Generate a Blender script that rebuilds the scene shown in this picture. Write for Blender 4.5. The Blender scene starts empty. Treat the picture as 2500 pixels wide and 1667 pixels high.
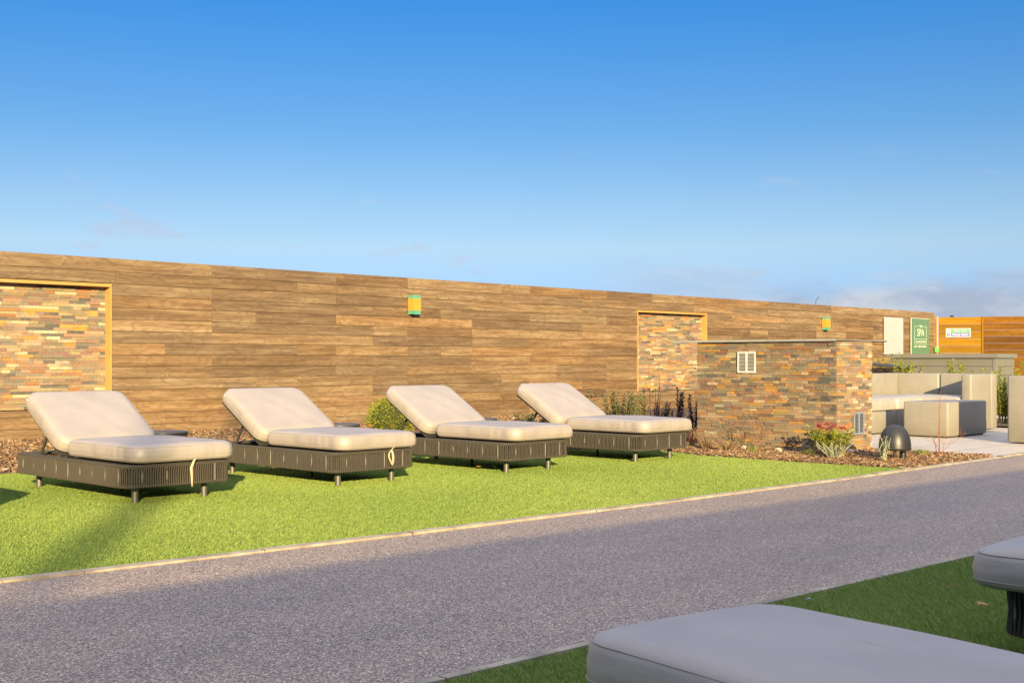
import bpy, math, random
import numpy as np
from mathutils import Vector, Matrix
R = math.radians
random.seed(7)
rng = np.random.default_rng(11)
S = bpy.context.scene
COL = S.collection

# ------------------------------------------------------------------ camera, sky, sun, exposure
cam = bpy.data.cameras.new('camera'); co = bpy.data.objects.new('camera', cam); COL.objects.link(co)
cam.sensor_width = 36.0; cam.lens = 43.2; cam.shift_y = 0.0178
cam.clip_start = 0.05; cam.clip_end = 3000
YAW = math.atan2(2780, 3000)                       # the timber fence runs along X, this far to the right of the view axis
co.location = (0, 0, 1.0)
vd = Vector((math.cos(YAW), math.sin(YAW), 0))
co.rotation_euler = vd.to_track_quat('-Z', 'Y').to_euler()
S.camera = co

SUN_EL = R(14.3); TX, TY = 0.625, 0.781            # horizontal travel of the sunlight
SUN_ROT = math.atan2(-TX, -TY)
w = bpy.data.worlds.new('World'); S.world = w; w.use_nodes = True
nt = w.node_tree; nt.nodes.clear()
def N(nt, t, **k):
    n = nt.nodes.new(t)
    for a, b in k.items():
        if a == 'inp':
            for i, v in b.items(): n.inputs[i].default_value = v
        else: setattr(n, a, b)
    return n
def L(nt, a, b): nt.links.new(a, b)
def ramp(nt, stops, fac=None, interp='LINEAR'):
    n = nt.nodes.new('ShaderNodeValToRGB'); n.color_ramp.interpolation = interp
    e = n.color_ramp.elements
    while len(e) < len(stops): e.new(0.5)
    for i, (p, c) in enumerate(stops):
        e[i].position = p; e[i].color = (*c, 1) if len(c) == 3 else c
    if fac is not None: L(nt, fac, n.inputs[0])
    return n
def mixc(nt, fac, a, b, mode='MIX'):
    n = nt.nodes.new('ShaderNodeMix'); n.data_type = 'RGBA'; n.blend_type = mode
    for s, v in ((n.inputs[0], fac), (n.inputs[6], a), (n.inputs[7], b)):
        if hasattr(v, 'links') or hasattr(v, 'is_linked'): L(nt, v, s)
        elif isinstance(v, (int, float)): s.default_value = v
        else: s.default_value = (*v, 1) if len(v) == 3 else v
    return n.outputs[2]
def math_(nt, op, a, b=None, c=None):
    n = nt.nodes.new('ShaderNodeMath'); n.operation = op
    for i, v in enumerate((a, b, c)):
        if v is None: continue
        if isinstance(v, (int, float)): n.inputs[i].default_value = v
        else: L(nt, v, n.inputs[i])
    return n.outputs[0]

sky = N(nt, 'ShaderNodeTexSky', sky_type='NISHITA', sun_disc=False)
sky.sun_elevation = SUN_EL; sky.sun_rotation = SUN_ROT
sky.air_density = 1.0; sky.dust_density = 0.4; sky.ozone_density = 2.0
tc = N(nt, 'ShaderNodeTexCoord')
sep = N(nt, 'ShaderNodeSeparateXYZ'); L(nt, tc.outputs['Generated'], sep.inputs[0])
elev = sep.outputs['Z']
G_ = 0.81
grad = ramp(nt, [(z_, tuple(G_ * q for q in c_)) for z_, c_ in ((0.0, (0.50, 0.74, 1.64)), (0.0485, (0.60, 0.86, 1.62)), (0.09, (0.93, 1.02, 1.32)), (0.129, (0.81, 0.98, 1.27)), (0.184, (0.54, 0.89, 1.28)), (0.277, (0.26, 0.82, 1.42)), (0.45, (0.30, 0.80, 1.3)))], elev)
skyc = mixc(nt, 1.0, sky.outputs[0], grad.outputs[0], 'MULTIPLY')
def skynoise(scale, xyz, detail=5.0, loc=(0, 0, 0)):
    mp = N(nt, 'ShaderNodeMapping'); L(nt, tc.outputs['Generated'], mp.inputs[0]); mp.inputs['Scale'].default_value = xyz; mp.inputs['Location'].default_value = loc
    n = N(nt, 'ShaderNodeTexNoise', inp={'Scale': scale, 'Detail': detail, 'Roughness': 0.6}); L(nt, mp.outputs[0], n.inputs['Vector']); return n.outputs['Fac']
# small torn wisps
wz = ramp(nt, [(0.03, (0, 0, 0)), (0.07, (1, 1, 1)), (0.11, (0.7, 0.7, 0.7)), (0.15, (0.35, 0.35, 0.35)), (0.17, (0, 0, 0))], elev)
wm = ramp(nt, [(0.615, (0, 0, 0)), (0.70, (1, 1, 1))], skynoise(8.5, (1.6, 1.6, 4.5), 6.0, (0.31, 0.2, 0.7)))
skyc = mixc(nt, math_(nt, 'MULTIPLY', math_(nt, 'MULTIPLY', wz.outputs[0], wm.outputs[0]), 0.5), skyc, (4.5, 4.75, 6.0))
# low bank of cloud towards the right end of the fence
zz = math_(nt, 'ADD', elev, math_(nt, 'MULTIPLY', math_(nt, 'SUBTRACT', skynoise(5.0, (1.6, 1.6, 5.0), 6.0, (0.1, 0.55, 0.0)), 0.5), 0.11))
bm = ramp(nt, [(0.045, (1, 1, 1)), (0.075, (0, 0, 0))], zz)
by = ramp(nt, [(0.46, (1, 1, 1)), (0.66, (0.0, 0.0, 0.0))], sep.outputs['Y'])
bs = ramp(nt, [(0.38, (3.4, 4.0, 5.15)), (0.62, (5.0, 5.4, 6.0))], skynoise(9.0, (1.6, 1.6, 5.0), 5.0))
skyc = mixc(nt, math_(nt, 'MULTIPLY', math_(nt, 'MULTIPLY', bm.outputs[0], by.outputs[0]), 1.0), skyc, bs.outputs[0])
hi = ramp(nt, [(0.30, (0, 0, 0)), (0.62, (1, 1, 1))], elev)        # bright cloud added to the unseen upper sky to lift fill in the shade
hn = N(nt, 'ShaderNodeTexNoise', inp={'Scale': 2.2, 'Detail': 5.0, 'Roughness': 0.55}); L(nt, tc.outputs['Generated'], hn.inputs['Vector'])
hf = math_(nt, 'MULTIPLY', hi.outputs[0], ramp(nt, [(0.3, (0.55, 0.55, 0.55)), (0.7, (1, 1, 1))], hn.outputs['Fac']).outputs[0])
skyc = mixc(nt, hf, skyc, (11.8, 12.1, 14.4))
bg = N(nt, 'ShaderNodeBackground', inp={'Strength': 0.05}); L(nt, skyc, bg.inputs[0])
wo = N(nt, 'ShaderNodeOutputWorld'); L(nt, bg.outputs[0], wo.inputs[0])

sl = bpy.data.lights.new('sun', 'SUN'); sl.energy = 4.8; sl.angle = R(0.45); sl.color = (1.0, 0.77, 0.40)
so = bpy.data.objects.new('sun', sl); COL.objects.link(so)
so.rotation_euler = Vector((TX * math.cos(SUN_EL), TY * math.cos(SUN_EL), -math.sin(SUN_EL))).to_track_quat('-Z', 'Y').to_euler()
so.location = (-20, -25, 12)
S.view_settings.view_transform = 'Standard'; S.view_settings.look = 'None'
S.view_settings.exposure = 1.3; S.view_settings.gamma = 1.0
try: S.view_settings.use_curve_mapping = False
except Exception: pass
S.render.engine = 'CYCLES'
S.render.resolution_x = 1024; S.render.resolution_y = 682

# ------------------------------------------------------------------ mesh building
class MB:
    def __init__(s): s.v = []; s.f = []; s.m = []; s.t = []; s.sm = []
    def face(s, idx, m=0, t=(0.5, 0.5, 0.5), smooth=False): s.f.append(idx); s.m.append(m); s.t.append(t); s.sm.append(smooth)
    def add(s, vs): b = len(s.v); s.v.extend(vs); return b
    def quad(s, a, b, c, d, m=0, t=(0.5, 0.5, 0.5), smooth=False):
        i = s.add([a, b, c, d]); s.face((i, i + 1, i + 2, i + 3), m, t, smooth)
    def box(s, x0, x1, y0, y1, z0, z1, m=0, t=(0.5, 0.5, 0.5), M=None, skip=()):
        vs = [(x0, y0, z0), (x1, y0, z0), (x1, y1, z0), (x0, y1, z0), (x0, y0, z1), (x1, y0, z1), (x1, y1, z1), (x0, y1, z1)]
        if M is not None: vs = [tuple(M @ Vector(q)) for q in vs]
        i = s.add(vs)
        for k, q in enumerate(((0, 3, 2, 1), (4, 5, 6, 7), (0, 1, 5, 4), (1, 2, 6, 5), (2, 3, 7, 6), (3, 0, 4, 7))):
            if k in skip: continue
            s.face(tuple(i + j for j in q), m, t)
    def rings(s, rs, m=0, t=(0.5, 0.5, 0.5), closed=True, cap0=False, cap1=False, smooth=True):
        n = len(rs[0]); b = [s.add(list(r)) for r in rs]
        for a in range(len(rs) - 1):
            for k in range(n if closed else n - 1):
                k2 = (k + 1) % n
                s.face((b[a] + k, b[a] + k2, b[a + 1] + k2, b[a + 1] + k), m, t, smooth)
        if cap0: q = s.add(list(rs[0])); s.face(tuple(q + k for k in reversed(range(n))), m, t, False)
        if cap1: q = s.add(list(rs[-1])); s.face(tuple(q + k for k in range(n)), m, t, False)
    def tube(s, pts, rad, n=6, m=0, t=(0.5, 0.5, 0.5), caps=True, closed=False):
        P = [Vector(p) for p in pts]; k = len(P)
        if isinstance(rad, (int, float)): rad = [rad] * k
        rs = []
        up = Vector((0.13, 0.27, 1)).normalized()
        for i in range(k):
            if closed: d = P[(i + 1) % k] - P[i - 1]
            else: d = P[min(i + 1, k - 1)] - P[max(i - 1, 0)]
            if d.length < 1e-9: d = Vector((0, 0, 1))
            d.normalize(); u = d.cross(up)
            if u.length < 0.05: u = d.cross(Vector((1, 0, 0)))
            u.normalize(); v = d.cross(u)
            rs.append([tuple(P[i] + rad[i] * (math.cos(q * 2 * math.pi / n) * u + math.sin(q * 2 * math.pi / n) * v)) for q in range(n)])
        if closed: rs.append(rs[0])
        s.rings(rs, m, t, True, caps and not closed, caps and not closed)
    def cyl(s, c, r0, r1, z0, z1, n=24, m=0, t=(0.5, 0.5, 0.5)):
        rr = lambda r, z: [(c[0] + r * math.cos(2 * math.pi * k / n), c[1] + r * math.sin(2 * math.pi * k / n), z) for k in range(n)]
        s.rings([rr(r0, z0), rr(r1, z1)], m, t, True, True, True)
    def lathe(s, c, prof, n=32, m=0, t=(0.5, 0.5, 0.5)):
        s.rings([[(c[0] + r * math.cos(2 * math.pi * k / n), c[1] + r * math.sin(2 * math.pi * k / n), c[2] + z) for k in range(n)] for r, z in prof], m, t, True, prof[0][0] > 1e-4, prof[-1][0] > 1e-4)
    def leaf(s, p, d, nrm, ln, wd, m=0, t=(0.5, 0.5, 0.5), fold=0.18):
        p = Vector(p); d = Vector(d).normalized(); sd = d.cross(Vector(nrm))
        if sd.length < 1e-3: sd = d.cross(Vector((0.3, 0.5, 0.8)))
        sd.normalize(); up = sd.cross(d)
        a = p; b = p + d * ln * 0.45 + sd * wd * 0.5 + up * wd * fold; c = p + d * ln; e = p + d * ln * 0.45 - sd * wd * 0.5 + up * wd * fold
        q = p + d * ln * 0.5
        i = s.add([tuple(a), tuple(b), tuple(c), tuple(e), tuple(q)])
        s.face((i, i + 1, i + 4), m, t); s.face((i + 1, i + 2, i + 4), m, t); s.face((i, i + 4, i + 3), m, t); s.face((i + 3, i + 4, i + 2), m, t)
    def build(s, name, mats, parent=None, loc=(0, 0, 0), rot=(0, 0, 0)):
        me = bpy.data.meshes.new(name); me.from_pydata(s.v, [], s.f)
        if not isinstance(mats, (list, tuple)): mats = [mats]
        for m in mats: me.materials.append(m)
        n = len(me.polygons)
        me.polygons.foreach_set('material_index', np.array(s.m, dtype=np.int32))
        me.polygons.foreach_set('use_smooth', np.array(s.sm, dtype=bool))
        at = me.attributes.new('tint', 'FLOAT_COLOR', 'FACE')
        c = np.ones((n, 4), dtype=np.float32); c[:, :3] = np.array(s.t, dtype=np.float32).reshape(n, 3)
        at.data.foreach_set('color', c.ravel())
        me.update()
        o = bpy.data.objects.new(name, me); COL.objects.link(o); o.location = loc; o.rotation_euler = rot
        if parent is not None: o.parent = parent
        return o
def tag(o, label=None, cat=None, group=None, kind=None):
    if label: o['label'] = label
    if cat: o['category'] = cat
    if group: o['group'] = group
    if kind: o['kind'] = kind
    return o
def empty(name, loc, rz, label, cat, group=None):
    o = bpy.data.objects.new(name, None); COL.objects.link(o); o.location = loc; o.rotation_euler = (0, 0, rz)
    o.empty_display_size = 0.2
    return tag(o, label, cat, group)
def copy_tree(o, parent=None):
    c = o.copy(); COL.objects.link(c); c.parent = parent
    for ch in list(o.children): copy_tree(ch, c)
    return c

# ------------------------------------------------------------------ materials
def mat(name):
    m = bpy.data.materials.new(name); m.use_nodes = True
    t = m.node_tree; p = t.nodes['Principled BSDF']
    return m, t, p
def attr(t, n='tint'):
    a = t.nodes.new('ShaderNodeAttribute'); a.attribute_name = n; return a
def objc(t): return t.nodes.new('ShaderNodeTexCoord').outputs['Object']
def mapping(t, vec, scale=(1, 1, 1), loc=(0, 0, 0)):
    n = t.nodes.new('ShaderNodeMapping'); L(t, vec, n.inputs[0]); n.inputs['Scale'].default_value = scale; n.inputs['Location'].default_value = loc
    return n.outputs[0]
def noise(t, vec, scale, detail=3, rough=0.5, dist=0.0):
    n = t.nodes.new('ShaderNodeTexNoise'); L(t, vec, n.inputs['Vector'])
    n.inputs['Scale'].default_value = scale; n.inputs['Detail'].default_value = detail; n.inputs['Roughness'].default_value = rough; n.inputs['Distortion'].default_value = dist
    return n.outputs['Fac']
def bump(t, p, h, strength=0.3, dist=0.01):
    b = t.nodes.new('ShaderNodeBump'); L(t, h, b.inputs['Height']); b.inputs['Strength'].default_value = strength; b.inputs['Distance'].default_value = dist
    L(t, b.outputs[0], p.inputs['Normal']); return b
def plain(name, c, rough=0.5, metal=0.0, var=0.12, scale=6.0, bumps=0.0, bscale=200):
    m, t, p = mat(name); v = objc(t)
    nz = noise(t, v, scale, 4)
    a = tuple(x * (1 - var) for x in c); b = tuple(min(1, x * (1 + var)) for x in c)
    L(t, ramp(t, [(0.3, a), (0.7, b)], nz).outputs[0], p.inputs['Base Color'])
    p.inputs['Roughness'].default_value = rough; p.inputs['Metallic'].default_value = metal
    if bumps: bump(t, p, noise(t, v, bscale, 2), bumps, 0.003)
    return m

def wood(name, dark, mid, light, lowc=0.55, amt=1.0):
    m, t, p = mat(name); v = objc(t); a = attr(t)
    sp = t.nodes.new('ShaderNodeSeparateColor'); L(t, a.outputs['Color'], sp.inputs[0])
    off = t.nodes.new('ShaderNodeCombineXYZ')
    L(t, math_(t, 'MULTIPLY', sp.outputs[0], 71.0), off.inputs[0]); L(t, math_(t, 'MULTIPLY', sp.outputs[1], 37.0), off.inputs[1]); L(t, math_(t, 'MULTIPLY', sp.outputs[2], 53.0), off.inputs[2])
    va = t.nodes.new('ShaderNodeVectorMath'); va.operation = 'ADD'; L(t, mapping(t, v, (1, 1, 1)), va.inputs[0]); L(t, off.outputs[0], va.inputs[1])
    base = va.outputs[0]
    field = noise(t, mapping(t, base, (1.9, 0.3, 7.0)), 1.0, 3, 0.42, 0.35)           # slow field whose contours make flat-sawn grain
    rings = math_(t, 'PINGPONG', math_(t, 'MULTIPLY', field, 15.0), 1.0)
    line = math_(t, 'POWER', rings, 3.0)
    fine = noise(t, mapping(t, base, (2.2, 3, 75.0)), 1.0, 4, 0.65)
    blot = noise(t, mapping(t, base, (0.9, 1, 15.0)), 1.2, 4, 0.62, 0.3)
    c1 = ramp(t, [(0.25, dark), (0.48, mid), (0.72, light)], math_(t, 'ADD', math_(t, 'MULTIPLY', blot, 0.8), math_(t, 'MULTIPLY', fine, 0.2)))
    c2 = mixc(t, math_(t, 'MULTIPLY', line, 0.50 * amt), c1.outputs[0], dark)
    c2 = mixc(t, math_(t, 'MULTIPLY', math_(t, 'POWER', fine, 2.0), 0.4), c2, dark)
    shade = ramp(t, [(0.0, (lowc, lowc * 0.97, lowc * 0.95)), (0.5, (1, 1, 1)), (1.0, (1.30, 1.30, 1.27))], sp.outputs[1])
    c3 = mixc(t, 1.0, c2, shade.outputs[0], 'MULTIPLY')
    hue = ramp(t, [(0.0, (1.06, 0.97, 0.84)), (0.5, (1, 1, 1)), (1.0, (0.93, 0.97, 1.05))], sp.outputs[2])
    c4 = mixc(t, 1.0, c3, hue.outputs[0], 'MULTIPLY')
    L(t, c4, p.inputs['Base Color']); p.inputs['Roughness'].default_value = 0.62
    bump(t, p, math_(t, 'ADD', rings, fine), 0.12, 0.002)
    if 'stained' in name: p.inputs['Specular IOR Level'].default_value = 0.12
    return m
M_FENCE = wood('fence_wood', (0.086, 0.049, 0.023), (0.182, 0.117, 0.058), (0.32, 0.230, 0.132), 0.70)
M_ORANGE = wood('orange_stained_wood', (0.125, 0.055, 0.001), (0.21, 0.105, 0.001), (0.26, 0.135, 0.002), 0.8, 0.5)
M_REDDISH = wood('reddish_stained_wood', (0.065, 0.025, 0.001), (0.135, 0.056, 0.002), (0.19, 0.088, 0.004), 0.6)
M_PINE = wood('pine_trim', (0.30, 0.17, 0.045), (0.40, 0.245, 0.075), (0.50, 0.32, 0.12), 0.85, 0.4)
M_NAIL = plain('nail_steel', (0.65, 0.6, 0.5), 0.35, 0.4)

def slate(name):
    m, t, p = mat(name); v = objc(t); a = attr(t)
    n1 = noise(t, v, 9, 5, 0.65, 0.6); n2 = noise(t, v, 60, 4, 0.6); n3 = noise(t, mapping(t, v, (1, 1, 1), (5, 3, 1)), 5, 3, 0.5, 1.0)
    rust = ramp(t, [(0.52, (0, 0, 0)), (0.66, (1, 1, 1))], n1)
    c = mixc(t, math_(t, 'MULTIPLY', rust.outputs[0], 0.45), a.outputs['Color'], (0.36, 0.18, 0.07))
    gy = ramp(t, [(0.54, (0, 0, 0)), (0.66, (1, 1, 1))], n3)
    c = mixc(t, math_(t, 'MULTIPLY', gy.outputs[0], 0.4), c, (0.145, 0.13, 0.105))
    c = mixc(t, 1.0, c, ramp(t, [(0.25, (0.72, 0.72, 0.72)), (0.75, (1.22, 1.22, 1.22))], n2).outputs[0], 'MULTIPLY')
    L(t, c, p.inputs['Base Color']); p.inputs['Roughness'].default_value = 0.7
    bump(t, p, math_(t, 'ADD', n1, n2), 0.35, 0.006)
    return m
M_SLATE = slate('split_slate')
SLATES = [((0.19, 0.155, 0.11), 6), ((0.095, 0.09, 0.08), 4), ((0.24, 0.155, 0.095), 6), ((0.31, 0.22, 0.135), 6), ((0.39, 0.32, 0.20), 3), ((0.38, 0.205, 0.05), 3), ((0.27, 0.13, 0.055), 3), ((0.25, 0.195, 0.105), 6), ((0.20, 0.125, 0.09), 4), ((0.155, 0.14, 0.105), 3)]
SLW = [c for c, k in SLATES for _ in range(k)]
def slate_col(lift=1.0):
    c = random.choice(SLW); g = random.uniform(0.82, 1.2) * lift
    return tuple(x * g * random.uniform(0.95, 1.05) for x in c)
def slate_face(mb, w, h, row=0.0385, lift=1.0, back=0.03, k=1.0):
    """split-face slate strips on a wall in local x (0..w), z (0..h), faces to -y"""
    z = 0.0
    while z < h - 1e-4:
        z1 = min(z + row, h); x = -random.uniform(0, 0.2)
        while x < w:
            ln = k * random.choice([0.10, 0.13, 0.16, 0.18, 0.2, 0.24, 0.3]) * random.uniform(0.85, 1.15)
            a, b = max(x, 0), min(x + ln, w)
            zz = z1
            if b - a > 0.004:
                d = random.uniform(0.0, 0.016)
                mb.box(a + 0.0006, b - 0.0006, -d, back, z + 0.0006, zz - 0.0006, 0, slate_col(lift), skip=(4,))
            x += ln
        z = z1

def rope_mat():
    m, t, p = mat('rope'); v = objc(t)
    n1 = noise(t, v, 330, 2, 0.6); n2 = noise(t, v, 5, 3)
    c = ramp(t, [(0.3, (0.030, 0.026, 0.020)), (0.7, (0.078, 0.067, 0.053))], n1)
    c2 = mixc(t, 0.25, c.outputs[0], ramp(t, [(0.3, (0.035, 0.03, 0.024)), (0.7, (0.07, 0.06, 0.048))], n2).outputs[0])
    L(t, c2, p.inputs['Base Color']); p.inputs['Roughness'].default_value = 0.9
    bump(t, p, n1, 0.6, 0.004); return m
M_ROPE = rope_mat()
M_FRAME = plain('charcoal_metal', (0.055, 0.052, 0.048), 0.5, 0.3)
M_LEG = plain('grey_metal_leg', (0.17, 0.165, 0.155), 0.38, 0.6, 0.06)
M_STRUT = plain('pale_strut', (0.17, 0.16, 0.14), 0.5, 0.2)
def fabric(name, c, rough=0.55):
    m, t, p = mat(name); v = objc(t)
    n1 = noise(t, v, 3.5, 4, 0.55); n2 = noise(t, v, 420, 2)
    a = tuple(x * 0.90 for x in c); b = tuple(x * 1.07 for x in c)
    L(t, ramp(t, [(0.3, a), (0.7, b)], n1).outputs[0], p.inputs['Base Color'])
    p.inputs['Roughness'].default_value = rough; p.inputs['Specular IOR Level'].default_value = 0.6
    w1 = noise(t, mapping(t, v, (3.0, 3.0, 9.0)), 1.6, 3, 0.5, 0.8)
    h = math_(t, 'ADD', math_(t, 'MULTIPLY', n2, 0.09), w1)
    bump(t, p, h, 0.22, 0.02)
    if 'cover' in name: p.inputs['Coat Weight'].default_value = 0.4; p.inputs['Coat Roughness'].default_value = 0.5
    return m
M_CUSH = fabric('beige_cover', (0.298, 0.260, 0.232), 0.55)
M_PIPE = plain('cover_seam', (0.33, 0.28, 0.235), 0.7)
M_TAPE = plain('cream_tape', (0.46, 0.38, 0.24), 0.8)
M_TAG = plain('blue_tag', (0.45, 0.5, 0.75), 0.6)
M_WEAVE = fabric('taupe_weave', (0.245, 0.225, 0.188), 0.6)
M_PALE = fabric('pale_cushion', (0.34, 0.31, 0.285))

def leafm(name, c0, c1, c2, trans=0.25, rough=0.5):
    m, t, p = mat(name); a = attr(t)
    sp = t.nodes.new('ShaderNodeSeparateColor'); L(t, a.outputs['Color'], sp.inputs[0])
    L(t, ramp(t, [(0.0, c0), (0.5, c1), (1.0, c2)], sp.outputs[0]).outputs[0], p.inputs['Base Color'])
    p.inputs['Roughness'].default_value = rough
    tr = t.nodes.new('ShaderNodeBsdfTranslucent'); L(t, ramp(t, [(0.0, c0), (0.5, c1), (1.0, c2)], sp.outputs[0]).outputs[0], tr.inputs[0])
    mx = t.nodes.new('ShaderNodeMixShader'); mx.inputs[0].default_value = trans
    L(t, p.outputs[0], mx.inputs[1]); L(t, tr.outputs[0], mx.inputs[2]); L(t, mx.outputs[0], t.nodes['Material Output'].inputs[0])
    return m
M_TURF = leafm('turf_blade', (0.125, 0.198, 0.040), (0.236, 0.318, 0.062), (0.38, 0.44, 0.125), 0.25, 0.6)
M_BOX = leafm('box_leaf', (0.09, 0.12, 0.008), (0.24, 0.27, 0.012), (0.40, 0.40, 0.03), 0.3)
M_LAUREL = leafm('laurel_leaf', (0.13, 0.16, 0.012), (0.32, 0.35, 0.025), (0.48, 0.48, 0.06), 0.35)
M_GREEN = leafm('green_leaf', (0.025, 0.055, 0.012), (0.065, 0.11, 0.022), (0.13, 0.19, 0.04))
M_LIGHTG = leafm('light_green_leaf', (0.10, 0.14, 0.02), (0.20, 0.25, 0.05), (0.30, 0.33, 0.09))
M_DARKP = leafm('dark_purple_leaf', (0.03, 0.02, 0.014), (0.065, 0.03, 0.022), (0.14, 0.055, 0.035), 0.15)
M_REDL = leafm('red_leaf', (0.16, 0.03, 0.02), (0.34, 0.08, 0.04), (0.48, 0.20, 0.10))
M_SILV = leafm('silver_leaf', (0.20, 0.22, 0.13), (0.36, 0.37, 0.24), (0.52, 0.52, 0.38), 0.15)
M_DRY = leafm('dry_grass', (0.26, 0.13, 0.03), (0.45, 0.26, 0.07), (0.6, 0.4, 0.16))
M_GRASSY = leafm('clump_grass', (0.12, 0.16, 0.02), (0.28, 0.32, 0.06), (0.48, 0.46, 0.16))
M_FLOW = leafm('red_buds', (0.16, 0.02, 0.02), (0.32, 0.05, 0.045), (0.46, 0.14, 0.10))
M_STEM = plain('twig', (0.22, 0.13, 0.075), 0.8)
M_REDST = plain('red_twig', (0.24, 0.085, 0.04), 0.6)
M_GSTEM = plain('green_stem', (0.14, 0.13, 0.04), 0.7)
def bark_mat():
    m, t, p = mat('bark_chip'); a = attr(t); v = objc(t)
    c = mixc(t, 1.0, a.outputs['Color'], ramp(t, [(0.3, (0.7, 0.7, 0.7)), (0.7, (1.2, 1.2, 1.2))], noise(t, v, 70, 3)).outputs[0], 'MULTIPLY')
    L(t, c, p.inputs['Base Color']); p.inputs['Roughness'].default_value = 0.85; return m
M_CHIP = bark_mat()
M_MULCH = plain('mulch_soil', (0.10, 0.055, 0.03), 0.95, 0, 0.5, 40, 0.8, 60)
M_SOIL = plain('soil', (0.13, 0.10, 0.06), 0.95, 0, 0.3, 2)
M_TURFB = plain('turf_backing', (0.085, 0.15, 0.03), 0.9, 0, 0.3, 30, 0.5, 150)
def gravel():
    m, t, p = mat('resin_gravel'); v = objc(t)
    vo = t.nodes.new('ShaderNodeTexVoronoi'); vo.inputs['Scale'].default_value = 165; vo.inputs['Randomness'].default_value = 1.0
    wv = t.nodes.new('ShaderNodeVectorMath'); wv.operation = 'ADD'
    nz = t.nodes.new('ShaderNodeTexNoise'); nz.inputs['Scale'].default_value = 90; L(t, v, nz.inputs['Vector'])
    sc = t.nodes.new('ShaderNodeVectorMath'); sc.operation = 'SCALE'; sc.inputs['Scale'].default_value = 0.012; L(t, nz.outputs['Color'], sc.inputs[0])
    L(t, v, wv.inputs[0]); L(t, sc.outputs[0], wv.inputs[1]); L(t, wv.outputs[0], vo.inputs['Vector'])
    sp = t.nodes.new('ShaderNodeSeparateColor'); L(t, vo.outputs['Color'], sp.inputs[0])
    c = ramp(t, [(0.0, (0.088, 0.070, 0.056)), (0.25, (0.187, 0.143, 0.112)), (0.5, (0.29, 0.22, 0.168)), (0.72, (0.40, 0.285, 0.21)), (0.88, (0.51, 0.41, 0.32)), (1.0, (0.74, 0.64, 0.53))], sp.outputs[0])
    edge = ramp(t, [(0.0, (1, 1, 1)), (0.55, (1, 1, 1)), (1.0, (0.45, 0.43, 0.42))], math_(t, 'MULTIPLY', vo.outputs['Distance'], 1.25))
    c2 = mixc(t, 1.0, c.outputs[0], edge.outputs[0], 'MULTIPLY')
    big = noise(t, mapping(t, v, (0.5, 1.6, 1)), 1.1, 6, 0.62)
    c3 = mixc(t, 1.0, c2, ramp(t, [(0.3, (0.82, 0.83, 0.85)), (0.7, (1.14, 1.09, 1.02))], big).outputs[0], 'MULTIPLY')
    L(t, c3, p.inputs['Base Color']); p.inputs['Roughness'].default_value = 0.55
    bump(t, p, math_(t, 'SUBTRACT', 1.0, vo.outputs['Distance']), 0.35, 0.004)
    return m
M_PATH = gravel()
M_KERB = plain('edging', (0.31, 0.26, 0.20), 0.85, 0, 0.35, 7, 0.3, 120)
M_PAV = plain('porcelain_paving', (0.47, 0.42, 0.36), 0.7, 0, 0.1, 5, 0.2, 90)
M_ROOF = plain('zinc_sheet', (0.36, 0.35, 0.32), 0.4, 0.35, 0.15, 8)
M_WHITE = plain('white_vent', (0.50, 0.46, 0.42), 0.45)
M_GALV = plain('galvanised', (0.30, 0.34, 0.41), 0.32, 0.4, 0.1)
M_BLACK = plain('dark_void', (0.02, 0.02, 0.022), 0.8)
M_DOME = plain('dark_grey_coat', (0.020, 0.021, 0.023), 0.42, 0.0, 0.08)
M_BRASS = plain('brass_body', (0.62, 0.33, 0.05), 0.35, 0.25, 0.08, 9)
M_GLASSG = plain('green_patina', (0.10, 0.32, 0.21), 0.15, 0.1, 0.35, 60)
M_SIGNW = plain('white_sign', (0.335, 0.375, 0.40), 0.4, 0, 0.03)
M_SIGNG = plain('sage_sign', (0.075, 0.175, 0.115), 0.4, 0, 0.04)
M_INK = plain('pale_ink', (0.50, 0.54, 0.44), 0.5, 0, 0.02)
M_GREYINK = plain('grey_ink', (0.33, 0.34, 0.33), 0.5, 0, 0.02)
M_EXITG = plain('exit_green', (0.05, 0.33, 0.11), 0.45, 0, 0.03)
M_EXITB = plain('exit_blue', (0.09, 0.08, 0.36), 0.45, 0, 0.03)
M_BTN = plain('button_green', (0.08, 0.40, 0.04), 0.4, 0, 0.03)
M_CLAD = plain('grey_composite', (0.15, 0.145, 0.122), 0.65, 0, 0.06, 4)
M_CLADT = plain('grey_trim', (0.155, 0.155, 0.14), 0.6, 0, 0.05, 4)
M_DBROWN = plain('dark_brown_lid', (0.035, 0.022, 0.014), 0.6)
M_TABLE = plain('table_slate', (0.06, 0.06, 0.062), 0.4, 0.1)
M_ROCK = plain('pale_rock', (0.55, 0.45, 0.32), 0.85, 0, 0.2, 12, 0.5, 30)

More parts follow.
